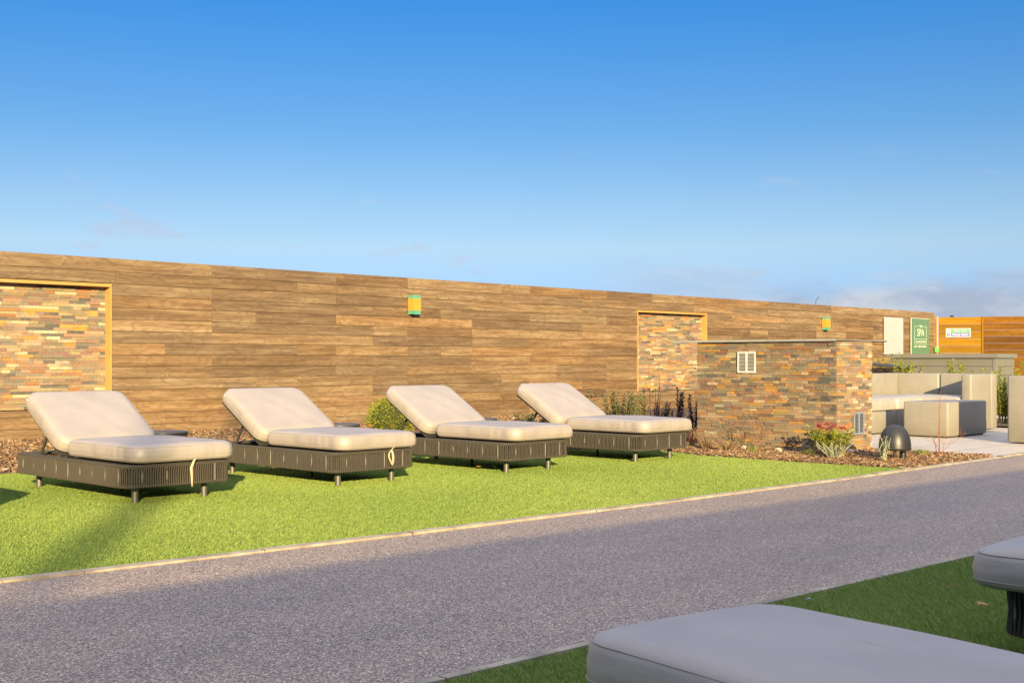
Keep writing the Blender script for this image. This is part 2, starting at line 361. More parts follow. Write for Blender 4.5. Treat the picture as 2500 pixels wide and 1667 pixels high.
# ------------------------------------------------------------------ the setting: ground, path, lawns, paving, mulch
def sheet(name, pts, z, m, kind='structure'):
    mb = MB(); i = mb.add([(x, y, z) for x, y in pts]); mb.face(tuple(range(i, i + len(pts))))
    return tag(mb.build(name, m), kind=kind)
sheet('ground', [(-400, -400), (600, -400), (600, 600), (-400, 600)], -0.030, M_SOIL)
K1 = [(-6, 6.22), (0, 5.70), (2.49, 5.454), (2.86, 5.405), (4.77, 5.224), (5.41, 5.175), (7.2, 5.06), (9.28, 4.965), (10.65, 4.935), (12.64, 4.90), (16, 4.88), (40, 4.80)]
K2 = [(-6, 3.3), (0, 2.90), (2.66, 2.76), (3.47, 2.715), (4.34, 2.66), (6.24, 2.52), (9, 2.33), (14, 2.05), (40, 1.2)]
sheet('path', K1 + K2[::-1], 0.0, M_PATH)
def edging(name, K, wd, label):
    mb = MB(); n = len(K); rs = []
    for i in range(n):
        x, y = K[i]; x2, y2 = K[min(i + 1, n - 1)]; x0, y0 = K[max(i - 1, 0)]
        d = Vector((x2 - x0, y2 - y0, 0)).normalized(); nn = Vector((-d.y, d.x, 0))
        rs.append([(x + nn.x * a, y + nn.y * a, z) for a, z in ((-wd / 2, -0.02), (-wd / 2, 0.012), (wd / 2, 0.012), (wd / 2, -0.02))])
    prev = None
    for i in range(n - 1):                                       # laid in short lengths with open joints and a slight wobble
        ln = math.hypot(K[i + 1][0] - K[i][0], K[i + 1][1] - K[i][1]); m_ = max(1, round(ln / 0.9))
        for q in range(m_):
            a, b = q / m_ + 0.0022 / ln, (q + 1) / m_ - 0.0022 / ln; dy = random.gauss(0, 0.0025); dz = random.gauss(0, 0.0015)
            A = [tuple(np.array(u) * (1 - a) + np.array(v) * a + (0, dy, dz)) for u, v in zip(rs[i], rs[i + 1])]
            B = [tuple(np.array(u) * (1 - b) + np.array(v) * b + (0, dy, dz)) for u, v in zip(rs[i], rs[i + 1])]
            mb.rings([A, B], closed=False, smooth=False)
    return tag(mb.build(name, M_KERB), kind='structure')
edging('kerb', K1, 0.068, '')
edging('kerb', K2, 0.04, '')
LAWN = [(x, y + 0.040) for x, y in K1 if x < 10.7] + [(10.66, 5.0), (10.62, 5.7), (10.62, 6.3), (10.68, 7.3), (10.9, 7.8), (10.85, 8.3), (10.3, 8.9), (9, 9.6), (7, 10.2), (4.9, 10.5), (0, 10.75), (-6, 10.8)]
sheet('lawn', LAWN, 0.002, M_TURFB)
LAWN2 = [(x, y - 0.040) for x, y in K2] + [(40, -3.0), (-6, -3.0)]
sheet('lawn', LAWN2, 0.002, M_TURFB)

def inside(px, py, poly):
    n = len(poly); r = np.zeros(px.shape, bool); j = n - 1
    for i in range(n):
        xi, yi = poly[i]; xj, yj = poly[j]
        c = ((yi > py) != (yj > py)) & (px < (xj - xi) * (py - yi) / (yj - yi + 1e-12) + xi)
        r ^= c; j = i
    return r
def in_view(x, y, pad=0.03):
    s, c = math.sin(YAW), math.cos(YAW)
    d = x * c + y * s; l = x * s - y * c
    return (d > 0.5) & (np.abs(l / np.maximum(d, 0.1)) < 0.4167 + pad)
def turf(name, poly, x0, x1, y0, y1, dens, hmin, hmax, wd, label, lean):
    n = int((x1 - x0) * (y1 - y0) * dens)
    x = rng.uniform(x0, x1, n); y = rng.uniform(y0, y1, n)
    k = inside(x, y, poly) & in_view(x, y); x = x[k]; y = y[k]; n = len(x)
    h = rng.uniform(hmin, hmax, n); a = rng.uniform(0, 2 * np.pi, n); ln = rng.uniform(0.2, 1.0, n) * h * 0.9; b = rng.uniform(0, 2 * np.pi, n)
    wdv = wd * rng.uniform(0.7, 1.3, n)
    lx = np.cos(b) * ln + lean[0] * h; ly = np.sin(b) * ln + lean[1] * h
    v = np.zeros((n, 4, 3), np.float32)
    v[:, 0] = np.stack([x - np.cos(a) * wdv / 2, y - np.sin(a) * wdv / 2, np.full(n, 0.0)], 1)
    v[:, 1] = np.stack([x + np.cos(a) * wdv / 2, y + np.sin(a) * wdv / 2, np.full(n, 0.0)], 1)
    v[:, 2] = np.stack([x + np.cos(a) * wdv * 0.42 + lx * 0.4, y + np.sin(a) * wdv * 0.42 + ly * 0.4, h * 0.62], 1)
    v[:, 3] = np.stack([x + lx, y + ly, h], 1)
    me = bpy.data.meshes.new(name)
    me.vertices.add(n * 4); me.vertices.foreach_set('co', v.ravel())
    me.loops.add(n * 6); me.polygons.add(n * 2)
    i4 = (np.arange(n) * 4)[:, None]
    me.loops.foreach_set('vertex_index', np.concatenate([i4 + np.array([[0, 1, 2]]), i4 + np.array([[0, 2, 3]])], 1).astype(np.int32).ravel())
    me.polygons.foreach_set('loop_start', (np.arange(n * 2) * 3).astype(np.int32))
    me.polygons.foreach_set('loop_total', np.full(n * 2, 3, np.int32))
    me.materials.append(M_TURF)
    at = me.attributes.new('tint', 'FLOAT_COLOR', 'FACE')
    # patches of slightly different pile, plus a random value per blade
    base = np.clip(0.42 + 0.07 * np.sin(x * 2.1 + 1.3 * np.sin(y * 1.7)) + 0.07 * np.sin(x * 0.7 - y * 1.9) + rng.normal(0, 0.13, n), 0, 1)
    c = np.ones((n * 2, 4), np.float32); c[:, 0] = np.repeat(base, 2); c[:, 1] = c[:, 0]; c[:, 2] = c[:, 0]
    at.data.foreach_set('color', c.ravel())
    me.update(calc_edges=True)
    o = bpy.data.objects.new(name, me); COL.objects.link(o)
    return tag(o, label, 'grass', kind='stuff')
turf('turf_pile', LAWN, 1.5, 11.2, 4.8, 10.8, 20000, 0.009, 0.018, 0.0040, 'bright sunlit artificial grass under the row of loungers', (0.15, -0.25))
turf('turf_pile', LAWN2, 2.0, 7.2, 0.0, 2.9, 32000, 0.012, 0.026, 0.0032, 'shaded green artificial grass in the near corner', (0.1, 0.35))

sheet('patio', [(12.6, 4.93), (40, 4.83), (40, 8.6), (12.6, 8.6)], 0.004, M_PAV)
jo = MB()
for k in range(1, 30):
    X = 12.6 + k * 0.9
    jo.quad((X - 0.004, 4.95, 0.008), (X + 0.004, 4.95, 0.008), (X + 0.004, 8.59, 0.008), (X - 0.004, 8.59, 0.008))
for k in range(1, 7):
    Y = 4.93 + k * 0.6
    jo.quad((12.61, Y - 0.004, 0.0085), (39, Y - 0.004, 0.0085), (39, Y + 0.004, 0.0085), (12.61, Y + 0.004, 0.0085))
tag(jo.build('paving_joints', plain('joint', (0.30, 0.27, 0.23), 0.9)), kind='structure')

BEDA = [(10.66, 4.97), (12.59, 4.94), (12.59, 8.61), (33, 8.61), (33, 14.78), (-6, 14.78), (-6, 10.8), (0, 10.75), (4.9, 10.5), (7, 10.2), (9, 9.6), (10.3, 8.9), (10.85, 8.3), (10.9, 7.8), (10.68, 7.3), (10.62, 6.3), (10.62, 5.7)]
sheet('mulch_bed', BEDA, 0.001, M_MULCH)
sheet('mulch_bed', [(18.05, 6.2), (20.4, 6.2), (20.4, 8.7), (18.05, 8.7)], 0.03, M_MULCH)
CH = [(0.25, 0.135, 0.06), (0.34, 0.20, 0.095), (0.17, 0.085, 0.04), (0.10, 0.055, 0.03), (0.42, 0.27, 0.14), (0.21, 0.12, 0.065), (0.30, 0.165, 0.075), (0.46, 0.35, 0.22)]
def chips(name, poly, x0, x1, y0, y1, dens, size, label):
    n = int((x1 - x0) * (y1 - y0) * dens); x = rng.uniform(x0, x1, n); y = rng.uniform(y0, y1, n)
    k = inside(x, y, poly) & in_view(x, y, 0.01); x = x[k]; y = y[k]
    mb = MB()
    for px, py in zip(x, y):
        s = size * random.uniform(0.5, 1.5); zz = random.uniform(0.004, 0.035)
        M = Matrix.Translation((px, py, zz)) @ Matrix.Rotation(random.uniform(0, 6.28), 4, 'Z') @ Matrix.Rotation(random.gauss(0, 0.38), 4, 'X') @ Matrix.Rotation(random.gauss(0, 0.38), 4, 'Y')
        c = random.choice(CH); g = random.uniform(0.45, 1.05); c = tuple(q * g for q in c)
        l, wq, h = s, s * random.uniform(0.25, 0.5), s * 0.10
        t1, t2 = random.uniform(0.5, 1), random.uniform(0.5, 1)
        vs = [(-l, -wq * t1, -h), (l, -wq * t2, -h), (l * t1, wq, -h), (-l * t2, wq * t2, -h), (-l, -wq * t1, h), (l, -wq * t2, h), (l * t1, wq, h), (-l * t2, wq * t2, h)]
        i = mb.add([tuple(M @ Vector(q)) for q in vs])
        for q in ((4, 5, 6, 7), (0, 1, 5, 4), (1, 2, 6, 5), (2, 3, 7, 6), (3, 0, 4, 7)): mb.face(tuple(i + j for j in q), 0, c)
    return tag(mb.build(name, M_CHIP), label, 'bark mulch', kind='stuff')
chips('bark_mulch', BEDA, 10.5, 12.6, 4.9, 9.5, 3000, 0.0155, 'brown bark chips around the low stone block and dome bollard')
chips('bark_mulch', BEDA, 3.5, 16.0, 8.7, 14.8, 520, 0.022, 'brown bark chips in the bed along the timber fence')

# ------------------------------------------------------------------ long timber fence with stone panels
FY = 14.8
ROWS = [2.331] + [2.155 - 0.1556 * k for k in range(15)]
ROWS[-1] = 0.0 if ROWS[-1] < 0.02 else ROWS[-1]
def board_run(mb, x0, x1, z0, z1, yf, stud, phase, nails, first=None):
    """one course of boards between x0 and x1, jointed on the studs; shiplap face slightly raked"""
    xs = [x0]; x = x0
    grid = phase + math.ceil((x0 - phase) / stud + 0.3) * stud + stud * random.choice([0, 0, 1, 2])
    while grid < x1 - 0.25:
        xs.append(grid); grid += stud * random.choice([1, 2, 2, 3, 4])
    xs.append(x1)
    for a, b in zip(xs[:-1], xs[1:]):
        t = (random.random(), random.betavariate(1.5, 1.5), random.random())
        j = random.uniform(-0.0012, 0.0012); g = 0.0010
        vs = [(a + g, yf - 0.003 + j, z0 + 0.003), (b - g, yf - 0.003 + j, z0 + 0.003), (b - g, yf + 0.004 + j, z1 - 0.002), (a + g, yf + 0.004 + j, z1 - 0.002),
              (a + g, yf + 0.03, z0 + 0.004), (b - g, yf + 0.03, z0 + 0.004), (b - g, yf + 0.03, z1 - 0.003), (a + g, yf + 0.03, z1 - 0.003)]
        i = mb.add(vs)
        for q in ((0, 1, 2, 3), (3, 2, 6, 7), (1, 0, 4, 5), (0, 3, 7, 4), (2, 1, 5, 6)): mb.face(tuple(i + k for k in q), 0, t)
        if nails is not None and z1 - z0 > 0.1:
            for xe in (a + 0.035, b - 0.035):
                for zf in (0.22, 0.78):
                    if random.random() < 0.45:
                        z = z0 + (z1 - z0) * zf + random.uniform(-0.006, 0.006); xx = xe + random.uniform(-0.006, 0.006)
                        r = 0.0032; yy = yf - 0.006
                        nails.box(xx - r, xx + r, yy, yy + 0.012, z - r, z + r)
RECESS = [(5.35, 8.243), (19.643, 22.09)]; RZ0, RZ1 = 0.372, 1.995
fence = empty('timber_fence', (0, FY, 0), 0, 'long brown horizontal-board timber fence with inset stone panels behind the loungers', 'fence')
bd, nl = MB(), MB()
for r in range(len(ROWS) - 1):
    z1, z0 = ROWS[r], ROWS[r + 1]
    if z0 < 0.0: z0 = 0.0
    segs = [(-4.0, 33.46)]
    for a, b in RECESS:
        ns = []
        for s0, s1 in segs:
            if z0 < RZ1 - 0.02 and z1 > RZ0 + 0.02 and a < s1 and b > s0: ns += [(s0, a), (b, s1)]
            else: ns.append((s0, s1))
        segs = ns
    for s0, s1 in segs: board_run(bd, s0, s1, z0, z1, 0.0, 0.74, 8.30 if r % 2 else 7.56, nl)
    if z0 < RZ0 < z1:                                   # the narrow piece below each stone panel
        for a, b in RECESS: board_run(bd, a, b, z0, RZ0 - 0.004, 0.0, 0.74, 8.3, None)
bd.build('board_cladding', M_FENCE, fence)
tag(nl.build('nail_heads', M_NAIL, fence), kind='stuff')
cp = MB(); cp.box(-4, 33.455, 0.008, 0.16, 2.322, 2.329); 
cp.box(-4, 33.45, 0.034, 0.045, 0.0, RZ0 - 0.01); cp.box(-4, 33.45, 0.034, 0.045, RZ1 + 0.04, 2.32)
xs = [-4] + [q for ab in RECESS for q in ab] + [33.45]
for a, b in zip(xs[0::2], xs[1::2]): cp.box(a + (0 if a < 0 else 0.02), b - 0.02, 0.034, 0.045, RZ0 - 0.01, RZ1 + 0.04)
cp.box(-4, 33.45, 0.2, 0.22, 0, 2.31)
cp.build('backing', plain('fence_backing', (0.10, 0.055, 0.025), 0.8), fence)
def slate_panel(a, b):
    mb = MB(); slate_face(mb, b - a - 0.002, RZ1 - 0.045 - RZ0, lift=1.08, k=1.15)
    o = mb.build('slate_panel', M_SLATE, fence); o.location = (a + 0.001, 0.13, RZ0); return o
for a, b in RECESS:
    slate_panel(a, b)
    fr = MB(); T = (random.random(), 0.6, 0.5)
    fr.box(a - 0.001, b + 0.001, -0.012, 0.135, RZ1 - 0.045, RZ1 - 0.004, 0, (0.3, 0.6, 0.3))
    fr.build('top_lining', M_PINE, fence)
    for xx in (a, b):
        M = MB(); x0, x1 = (xx - 0.002, xx + 0.018) if xx == a else (xx - 0.018, xx + 0.002)
        # lining boards: grain runs upwards, so the mesh is laid along its own x and stood up
        hgt = RZ1 - 0.05 - RZ0
        M.box(0, hgt, -0.010, 0.133, -0.010, 0.010, 0, (random.random(), 0.62, 0.4))
        o = M.build('side_lining', M_PINE, fence); o.location = ((x0 + x1) / 2, 0, RZ0); o.rotation_euler = (0, R(-90), 0)

# opposite fence of the terrace, behind the camera: its shadow lies along the path
op = empty('timber_fence', (0, 0, 0), 0, 'timber fence on the near side of the terrace, behind the viewer, shading the path', 'fence')
ob = MB()
for k in range(15): ob.box(-30, 60, 0, 0.03, k * 0.1556 + 0.002, (k + 1) * 0.1556, 0, (random.random(), random.random(), random.random()))
ob.box(-30, 60, 0.031, 0.10, 0, 2.33, 0, (0.3, 0.4, 0.5))
oo = ob.build('board_cladding', M_FENCE, op); 
op.location = (0, -2.63, 0); op.rotation_euler = (0, 0, R(-4.4))

pole = empty('flue_pole', (-25.3, -29.6, 0), 0, 'tall slim pole beyond the near fence, behind the viewer, shading a streak of lawn', 'pole')
q = MB(); q.cyl((0, 0), 0.10, 0.09, 0, 15.1, 20); q.build('shaft', M_FRAME, pole)
q = MB(); q.cyl((0, 0), 0.2, 0.2, 0, 0.03, 20); q.build('base_plate', M_FRAME, pole)
wr = MB(); wr.tube([(26.9, 0.08, 2.31), (26.9, 0.07, 2.42), (27.05, 0.07, 2.54)], 0.008, 5)
tag(wr.build('wire', M_FRAME, None, (0, FY, 0)), 'thin black wire end sticking up from the timber fence top', 'wire')

# ------------------------------------------------------------------ orange gate and reddish fence at the far end
GD = Vector((34.57 - 33.5, 12.72 - 14.75, 0)).normalized(); GA = math.atan2(GD.y, GD.x)
gate = empty('timber_gate', (33.5, 14.75, 0), GA, 'orange stained timber gate carrying the fire exit sign', 'gate')
gb = MB()
for k in range(12): 
    z1 = 2.19 - k * 0.2; 
    if z1 < 0.1: break
    board_run(gb, 0.06, 1.19, max(0, z1 - 0.2), z1, 0.0, 9, 0, None)
gb.build('board_panel', M_ORANGE, gate)
tr = MB(); tr.box(0.0, 0.045, -0.03, 0.05, 0, 2.20, 0, (0.4, 0.9, 0.3)); tr.build('post', M_PINE, gate)
tr = MB(); tr.box(-0.09, -0.001, 0.0, 0.06, 0, 2.25, 0, (0.7, 0.3, 0.5)); tr.build('hanging_post', M_FENCE, gate)
tr = MB(); tr.box(1.195, 1.245, -0.03, 0.05, 0, 2.21, 0, (0.4, 0.5, 0.3)); tr.build('post', M_ORANGE, gate)
hk = MB(); hk.box(0.36, 0.46, -0.02, 0.03, 2.195, 2.245); hk.build('latch_bracket', M_BLACK, gate)
f2 = empty('timber_fence', (33.5 + GD.x * 1.25, 14.75 + GD.y * 1.25, 0), GA, 'reddish brown board fence to the right of the orange gate', 'fence')
fb = MB()
for k in range(12):
    z1 = 2.20 - k * 0.185
    if z1 < 0.1: break
    board_run(fb, 0.0, 12, max(0, z1 - 0.185), z1, 0.0, 1.1, 0, None)
fb.build('board_panel', M_REDDISH, f2)
bt = MB(); bt.box(-0.05, 0.07, -0.09, -0.035, 1.21, 1.35); bt.box(-0.03, 0.09, -0.034, -0.03, 1.19, 1.33, 1)
o = bt.build('exit_button', [M_BTN, M_BLACK]); o.location = (33.5, 14.75, 0); o.rotation_euler = (0, 0, GA)
tag(o, 'small bright green exit button box on the edge of the orange gate', 'button box')

def text_mesh(s, size, sx=1.0, bold=0.0):
    c = bpy.data.curves.new('txt', 'FONT'); c.body = s; c.size = size; c.align_x = 'CENTER'; c.align_y = 'CENTER'; c.extrude = 0.0015; c.offset = bold; c.resolution_u = 4
    o = bpy.data.objects.new('txt', c); COL.objects.link(o)
    dg = bpy.context.evaluated_depsgraph_get(); me = bpy.data.meshes.new_from_object(o.evaluated_get(dg))
    bpy.data.objects.remove(o); bpy.data.curves.remove(c)
    for v in me.vertices: v.co.x *= sx
    return me
def put_text(name, s, size, x, z, y, parent, m, sx=1.0, bold=0.0):
    me = text_mesh(s, size, sx, bold); me.materials.clear(); me.materials.append(m)
    o = bpy.data.objects.new(name, me); COL.objects.link(o); o.parent = parent; o.location = (x, y, z); o.rotation_euler = (R(90), 0, 0); return o
# fire exit sign
sg = empty('fire_exit_sign', (33.5 + GD.x * 0.245, 14.75 + GD.y * 0.245, 1.755), GA, 'white framed fire exit keep clear sign, green over blue, on the orange gate', 'sign')
q = MB(); q.box(0, 0.66, -0.02, -0.012, -0.125, 0.125); q.build('board', M_SIGNW, sg)
q = MB(); q.box(0.135, 0.64, -0.024, -0.0205, 0.0, 0.105); q.build('green_panel', M_EXITG, sg)
q = MB(); q.box(0.135, 0.64, -0.024, -0.0205, -0.105, -0.001); q.build('blue_panel', M_EXITB, sg)
put_text('lettering', 'Fire exit', 0.095, 0.385, 0.055, -0.0255, sg, M_SIGNW, 1.0, 0.003)
put_text('lettering', 'Keep clear', 0.095, 0.385, -0.05, -0.0255, sg, M_SIGNW, 1.0, 0.003)
q = MB(); n = 20
i = q.add([(0.07 + 0.045 * math.cos(k * 2 * math.pi / n), -0.0215, -0.055 + 0.05 * math.sin(k * 2 * math.pi / n)) for k in range(n)]); q.face(tuple(range(i, i + n)))
q.build('mandatory_disc', M_EXITB, sg)
q = MB(); q.box(0.063, 0.077, -0.0235, -0.022, -0.035, -0.025 + 0.0); q.box(0.063, 0.077, -0.0235, -0.022, -0.085, -0.042); q.build('exclamation_mark', M_SIGNW, sg)
q = MB(); q.box(0.03, 0.115, -0.0215, -0.0205, 0.012, 0.10)
q.box(0.055, 0.095, -0.0235, -0.022, 0.02, 0.092, 1); q.box(0.045, 0.052, -0.0235, -0.022, 0.03, 0.07, 1)
q.build('door_pictogram', [M_EXITG, M_SIGNW], sg)

# white notice board and sage sign on the long fence
s1 = empty('notice_board', (30.29, FY, 1.14), 0, 'tall white notice board with faint grey text on the timber fence', 'sign')
q = MB(); q.box(0, 1.115, -0.05, -0.035, 0, 0.98); q.build('board', M_SIGNW, s1)
q = MB()
for (x, z) in ((0.03, 0.02), (0.03, 0.96), (1.085, 0.02), (1.085, 0.96)):
    q = MB(); q.box(x - 0.03, x + 0.03, -0.034, -0.004, z - 0.012, z + 0.012); q.build('standoff', M_GALV, s1)
q = MB()
for z, a, b in ((0.86, 0.10, 0.42), (0.86, 0.70, 1.0), (0.07, 0.12, 0.98)): q.box(a, b, -0.052, -0.0505, z - 0.003, z + 0.003)
q.box(0.10, 0.108, -0.052, -0.0505, 0.12, 0.80); q.box(0.99, 0.998, -0.052, -0.0505, 0.12, 0.80)
q.build('border_lines', M_GREYINK, s1)
for z, ws in ((0.73, 0.32), (0.62, 0.36), (0.58, 0.5), (0.55, 0.46), (0.45, 0.34), (0.41, 0.55), (0.38, 0.5), (0.34, 0.44), (0.29, 0.2), (0.24, 0.2), (0.20, 0.48), (0.16, 0.42)):
    q = MB(); q.box(0.32, 0.32 + ws, -0.052, -0.0505, z - 0.003, z + 0.003); q.build('text_line', M_GREYINK, s1)
s2 = empty('spa_sign', (31.905, FY, 1.16), 0, 'sage green spa garden sign with pale lettering beside the white notice board', 'sign')
q = MB(); q.box(0, 1.11, -0.05, -0.035, 0, 0.965, 0); q.build('board', M_SIGNG, s2)
q = MB(); q.box(-0.022, -0.002, -0.052, -0.033, 0, 0.965); q.box(-0.022, 1.11, -0.052, -0.033, 0.967, 0.98); q.build('edge_trim', M_INK, s2)
q = MB()
for (x, z) in ((0.03, 0.02), (0.03, 0.94), (1.08, 0.94)):
    q = MB(); q.box(x - 0.03, x + 0.03, -0.034, -0.004, z - 0.012, z + 0.012); q.build('standoff', M_GALV, s2)
q = MB(); X0, X1 = 0.19, 0.94; ZB, ZM, ZT = 0.255, 0.405, 0.76; th = 0.009
q.box(X0, X0 + th * 1.6, -0.052, -0.0505, ZB, ZT); q.box(X1 - th * 1.6, X1, -0.052, -0.0505, ZB, ZT)
q.box(X0 + 0.02, X1 - 0.02, -0.052, -0.0505, ZB, ZB + th); q.box(X0 + 0.02, X1 - 0.02, -0.052, -0.0505, ZM, ZM + th)
q.box(X0 + 0.02, 0.45, -0.052, -0.0505, ZT - th, ZT); q.box(0.69, X1 - 0.02, -0.052, -0.0505, ZT - th, ZT); q.build('border_lines', M_INK, s2)
put_text('lettering', 'THE', 0.075, 0.57, 0.755, -0.0525, s2, M_INK, 1.3, 0.003)
put_text('lettering', 'SPA', 0.285, 0.57, 0.575, -0.0525, s2, M_INK, 0.98)
put_text('lettering', 'G A R D E N', 0.078, 0.57, 0.33, -0.0525, s2, M_INK, 1.45, 0.003)
for a, b in ((0.17, 0.24), (0.255, 0.33), (0.40, 0.60), (0.64, 0.93)):
    q = MB(); q.box(a, b, -0.052, -0.0505, 0.185, 0.215); q.build('text_line', M_INK, s2)

# wall lamps
def wall_lamp(x, z, label):
    t = empty('wall_lamp', (x, FY, z), 0, label, 'wall lamp', 'brass up and down lamps on the timber fence')
    q = MB(); q.box(0.0, 0.165, -0.012, -0.001, 0.03, 0.29); q.build('back_plate', M_FRAME, t)
    q = MB(); q.box(0.0, 0.165, -0.15, -0.013, 0.062, 0.258); q.build('body', M_BRASS, t)
    q = MB(); q.box(0.004, 0.161, -0.146, -0.013, 0.0, 0.0615); q.build('lower_glass', M_GLASSG, t)
    q = MB(); q.box(0.004, 0.161, -0.146, -0.013, 0.2585, 0.31); q.build('upper_glass', M_GLASSG, t)
    return t
wall_lamp(13.47, 1.735, 'brass wall lamp with green ends on the fence above the second lounger')
wall_lamp(27.06, 1.725, 'brass wall lamp with green ends on the fence near the white notice board')

# ------------------------------------------------------------------ low stone block with metal roof
HX0, HX1, HY0, HY1, HZ = 11.80, 12.60, 6.29, 8.024, 1.20
hut = empty('stone_block', (HX0, HY0, 0), 0, 'low slate-clad service block with thin metal roof in the mulch bed', 'stone outbuilding')
core = MB(); core.box(0.02, HX1 - HX0 - 0.02, 0.02, HY1 - HY0 - 0.02, 0, HZ - 0.004); core.build('core', plain('render', (0.2, 0.18, 0.15), 0.9), hut)
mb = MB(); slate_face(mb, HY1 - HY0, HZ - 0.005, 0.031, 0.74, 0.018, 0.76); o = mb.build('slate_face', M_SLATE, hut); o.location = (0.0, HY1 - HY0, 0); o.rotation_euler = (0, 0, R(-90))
mb = MB(); slate_face(mb, HX1 - HX0 - 0.02, HZ - 0.005, 0.031, 1.05, 0.018, 0.76); o = mb.build('slate_face', M_SLATE, hut); o.location = (0.02, 0.0, 0)  # slate tint lifted on this face, standing in for its sunlit patch
mb = MB(); slate_face(mb, HX1 - HX0, HZ - 0.005, 0.031, 1.05, 0.018, 0.76); o = mb.build('slate_face', M_SLATE, hut); o.location = (HX1 - HX0, HY1 - HY0, 0); o.rotation_euler = (0, 0, R(180))
mb = MB(); slate_face(mb, HY1 - HY0, HZ - 0.005, 0.031, 1.05, 0.018, 0.76); o = mb.build('slate_face', M_SLATE, hut); o.location = (HX1 - HX0, 0, 0); o.rotation_euler = (0, 0, R(90))
rf = MB()
rf.box(-0.035, 1.14, -0.02, 2.06, 1.205, 1.213); rf.box(-0.045, -0.035, -0.02, 2.08, 1.197, 1.220); rf.box(1.14, 1.15, -0.02, 2.06, 1.197, 1.219)
for k in range(1, 4): rf.box(-0.034, 1.139, k * 0.5 - 0.005, k * 0.5 + 0.005, 1.2135, 1.222)
rf.build('metal_roof', M_ROOF, hut)
def vent(name, w, h, m, x, z, face, rows=14):
    v = MB(); fr = 0.018
    v.box(0, w, -0.012, 0.0, 0, fr, 0); v.box(0, w, -0.012, 0, h - fr, h, 0)
    for a, b in ((0, fr), (w / 2 - 0.012, w / 2 + 0.012), (w - fr, w)): v.box(a, b, -0.0122, -0.0002, fr + 0.0005, h - fr - 0.0005, 0)
    v.box(fr, w - fr, -0.002, -0.0004, fr, h - fr, 1)
    for k in range(rows):
        z0 = fr + (h - 2 * fr) * (k + 0.15) / rows; z1 = fr + (h - 2 * fr) * (k + 0.52) / rows
        for a, b in ((fr, w / 2 - 0.0125), (w / 2 + 0.0125, w - fr)):
            v.quad((a + 0.004, -0.014, z0), (b - 0.004, -0.014, z0), (b - 0.004, -0.003, z1), (a + 0.004, -0.003, z1), 0)
            v.quad((a + 0.004, -0.014, z0), (a + 0.004, -0.004, z0 - 0.002), (b - 0.004, -0.004, z0 - 0.002), (b - 0.004, -0.014, z0), 0)
    o = v.build(name, [m, M_BLACK], hut)
    if face == 'W': o.location = (-0.016, HY1 - HY0 - x, z); o.rotation_euler = (0, 0, R(-90))
    else: o.location = (x, -0.016, z)
    return o
vent('louvre_vent', 0.232, 0.236, M_WHITE, 0.544, 0.854, 'W', 13)
vent('louvre_vent', 0.23, 0.24, M_GALV, 0.36, 0.195, 'S', 14)

# ------------------------------------------------------------------ sun loungers
FW, FL, FZ0, FZ1 = 0.84, 1.78, 0.118, 0.280
def rrect(x0, x1, y0, y1, r, step=0.03, cn=8):
    """rounded rectangle outline, counter-clockwise"""
    pts = []
    for cx_, cy_, a0 in ((x1 - r, y0 + r, -90), (x1 - r, y1 - r, 0), (x0 + r, y1 - r, 90), (x0 + r, y0 + r, 180)):
        for k in range(cn + 1): a = R(a0 + 90 * k / cn); pts.append((cx_ + r * math.cos(a), cy_ + r * math.sin(a)))
    out = []
    for i in range(len(pts)):
        a, b = pts[i], pts[(i + 1) % len(pts)]; d = math.hypot(b[0] - a[0], b[1] - a[1]); n = max(1, int(d / step))
        for k in range(n): out.append((a[0] + (b[0] - a[0]) * k / n, a[1] + (b[1] - a[1]) * k / n))
    return out
def along(out, gap):
    P = out + [out[0]]; acc = 0; res = []; nxt = gap / 2
    for a, b in zip(P[:-1], P[1:]):
        d = math.hypot(b[0] - a[0], b[1] - a[1])
        while nxt < acc + d:
            u = (nxt - acc) / d; tx, ty = (b[0] - a[0]) / d, (b[1] - a[1]) / d
            res.append((a[0] + (b[0] - a[0]) * u, a[1] + (b[1] - a[1]) * u, tx, ty)); nxt += gap
        acc += d
    return res
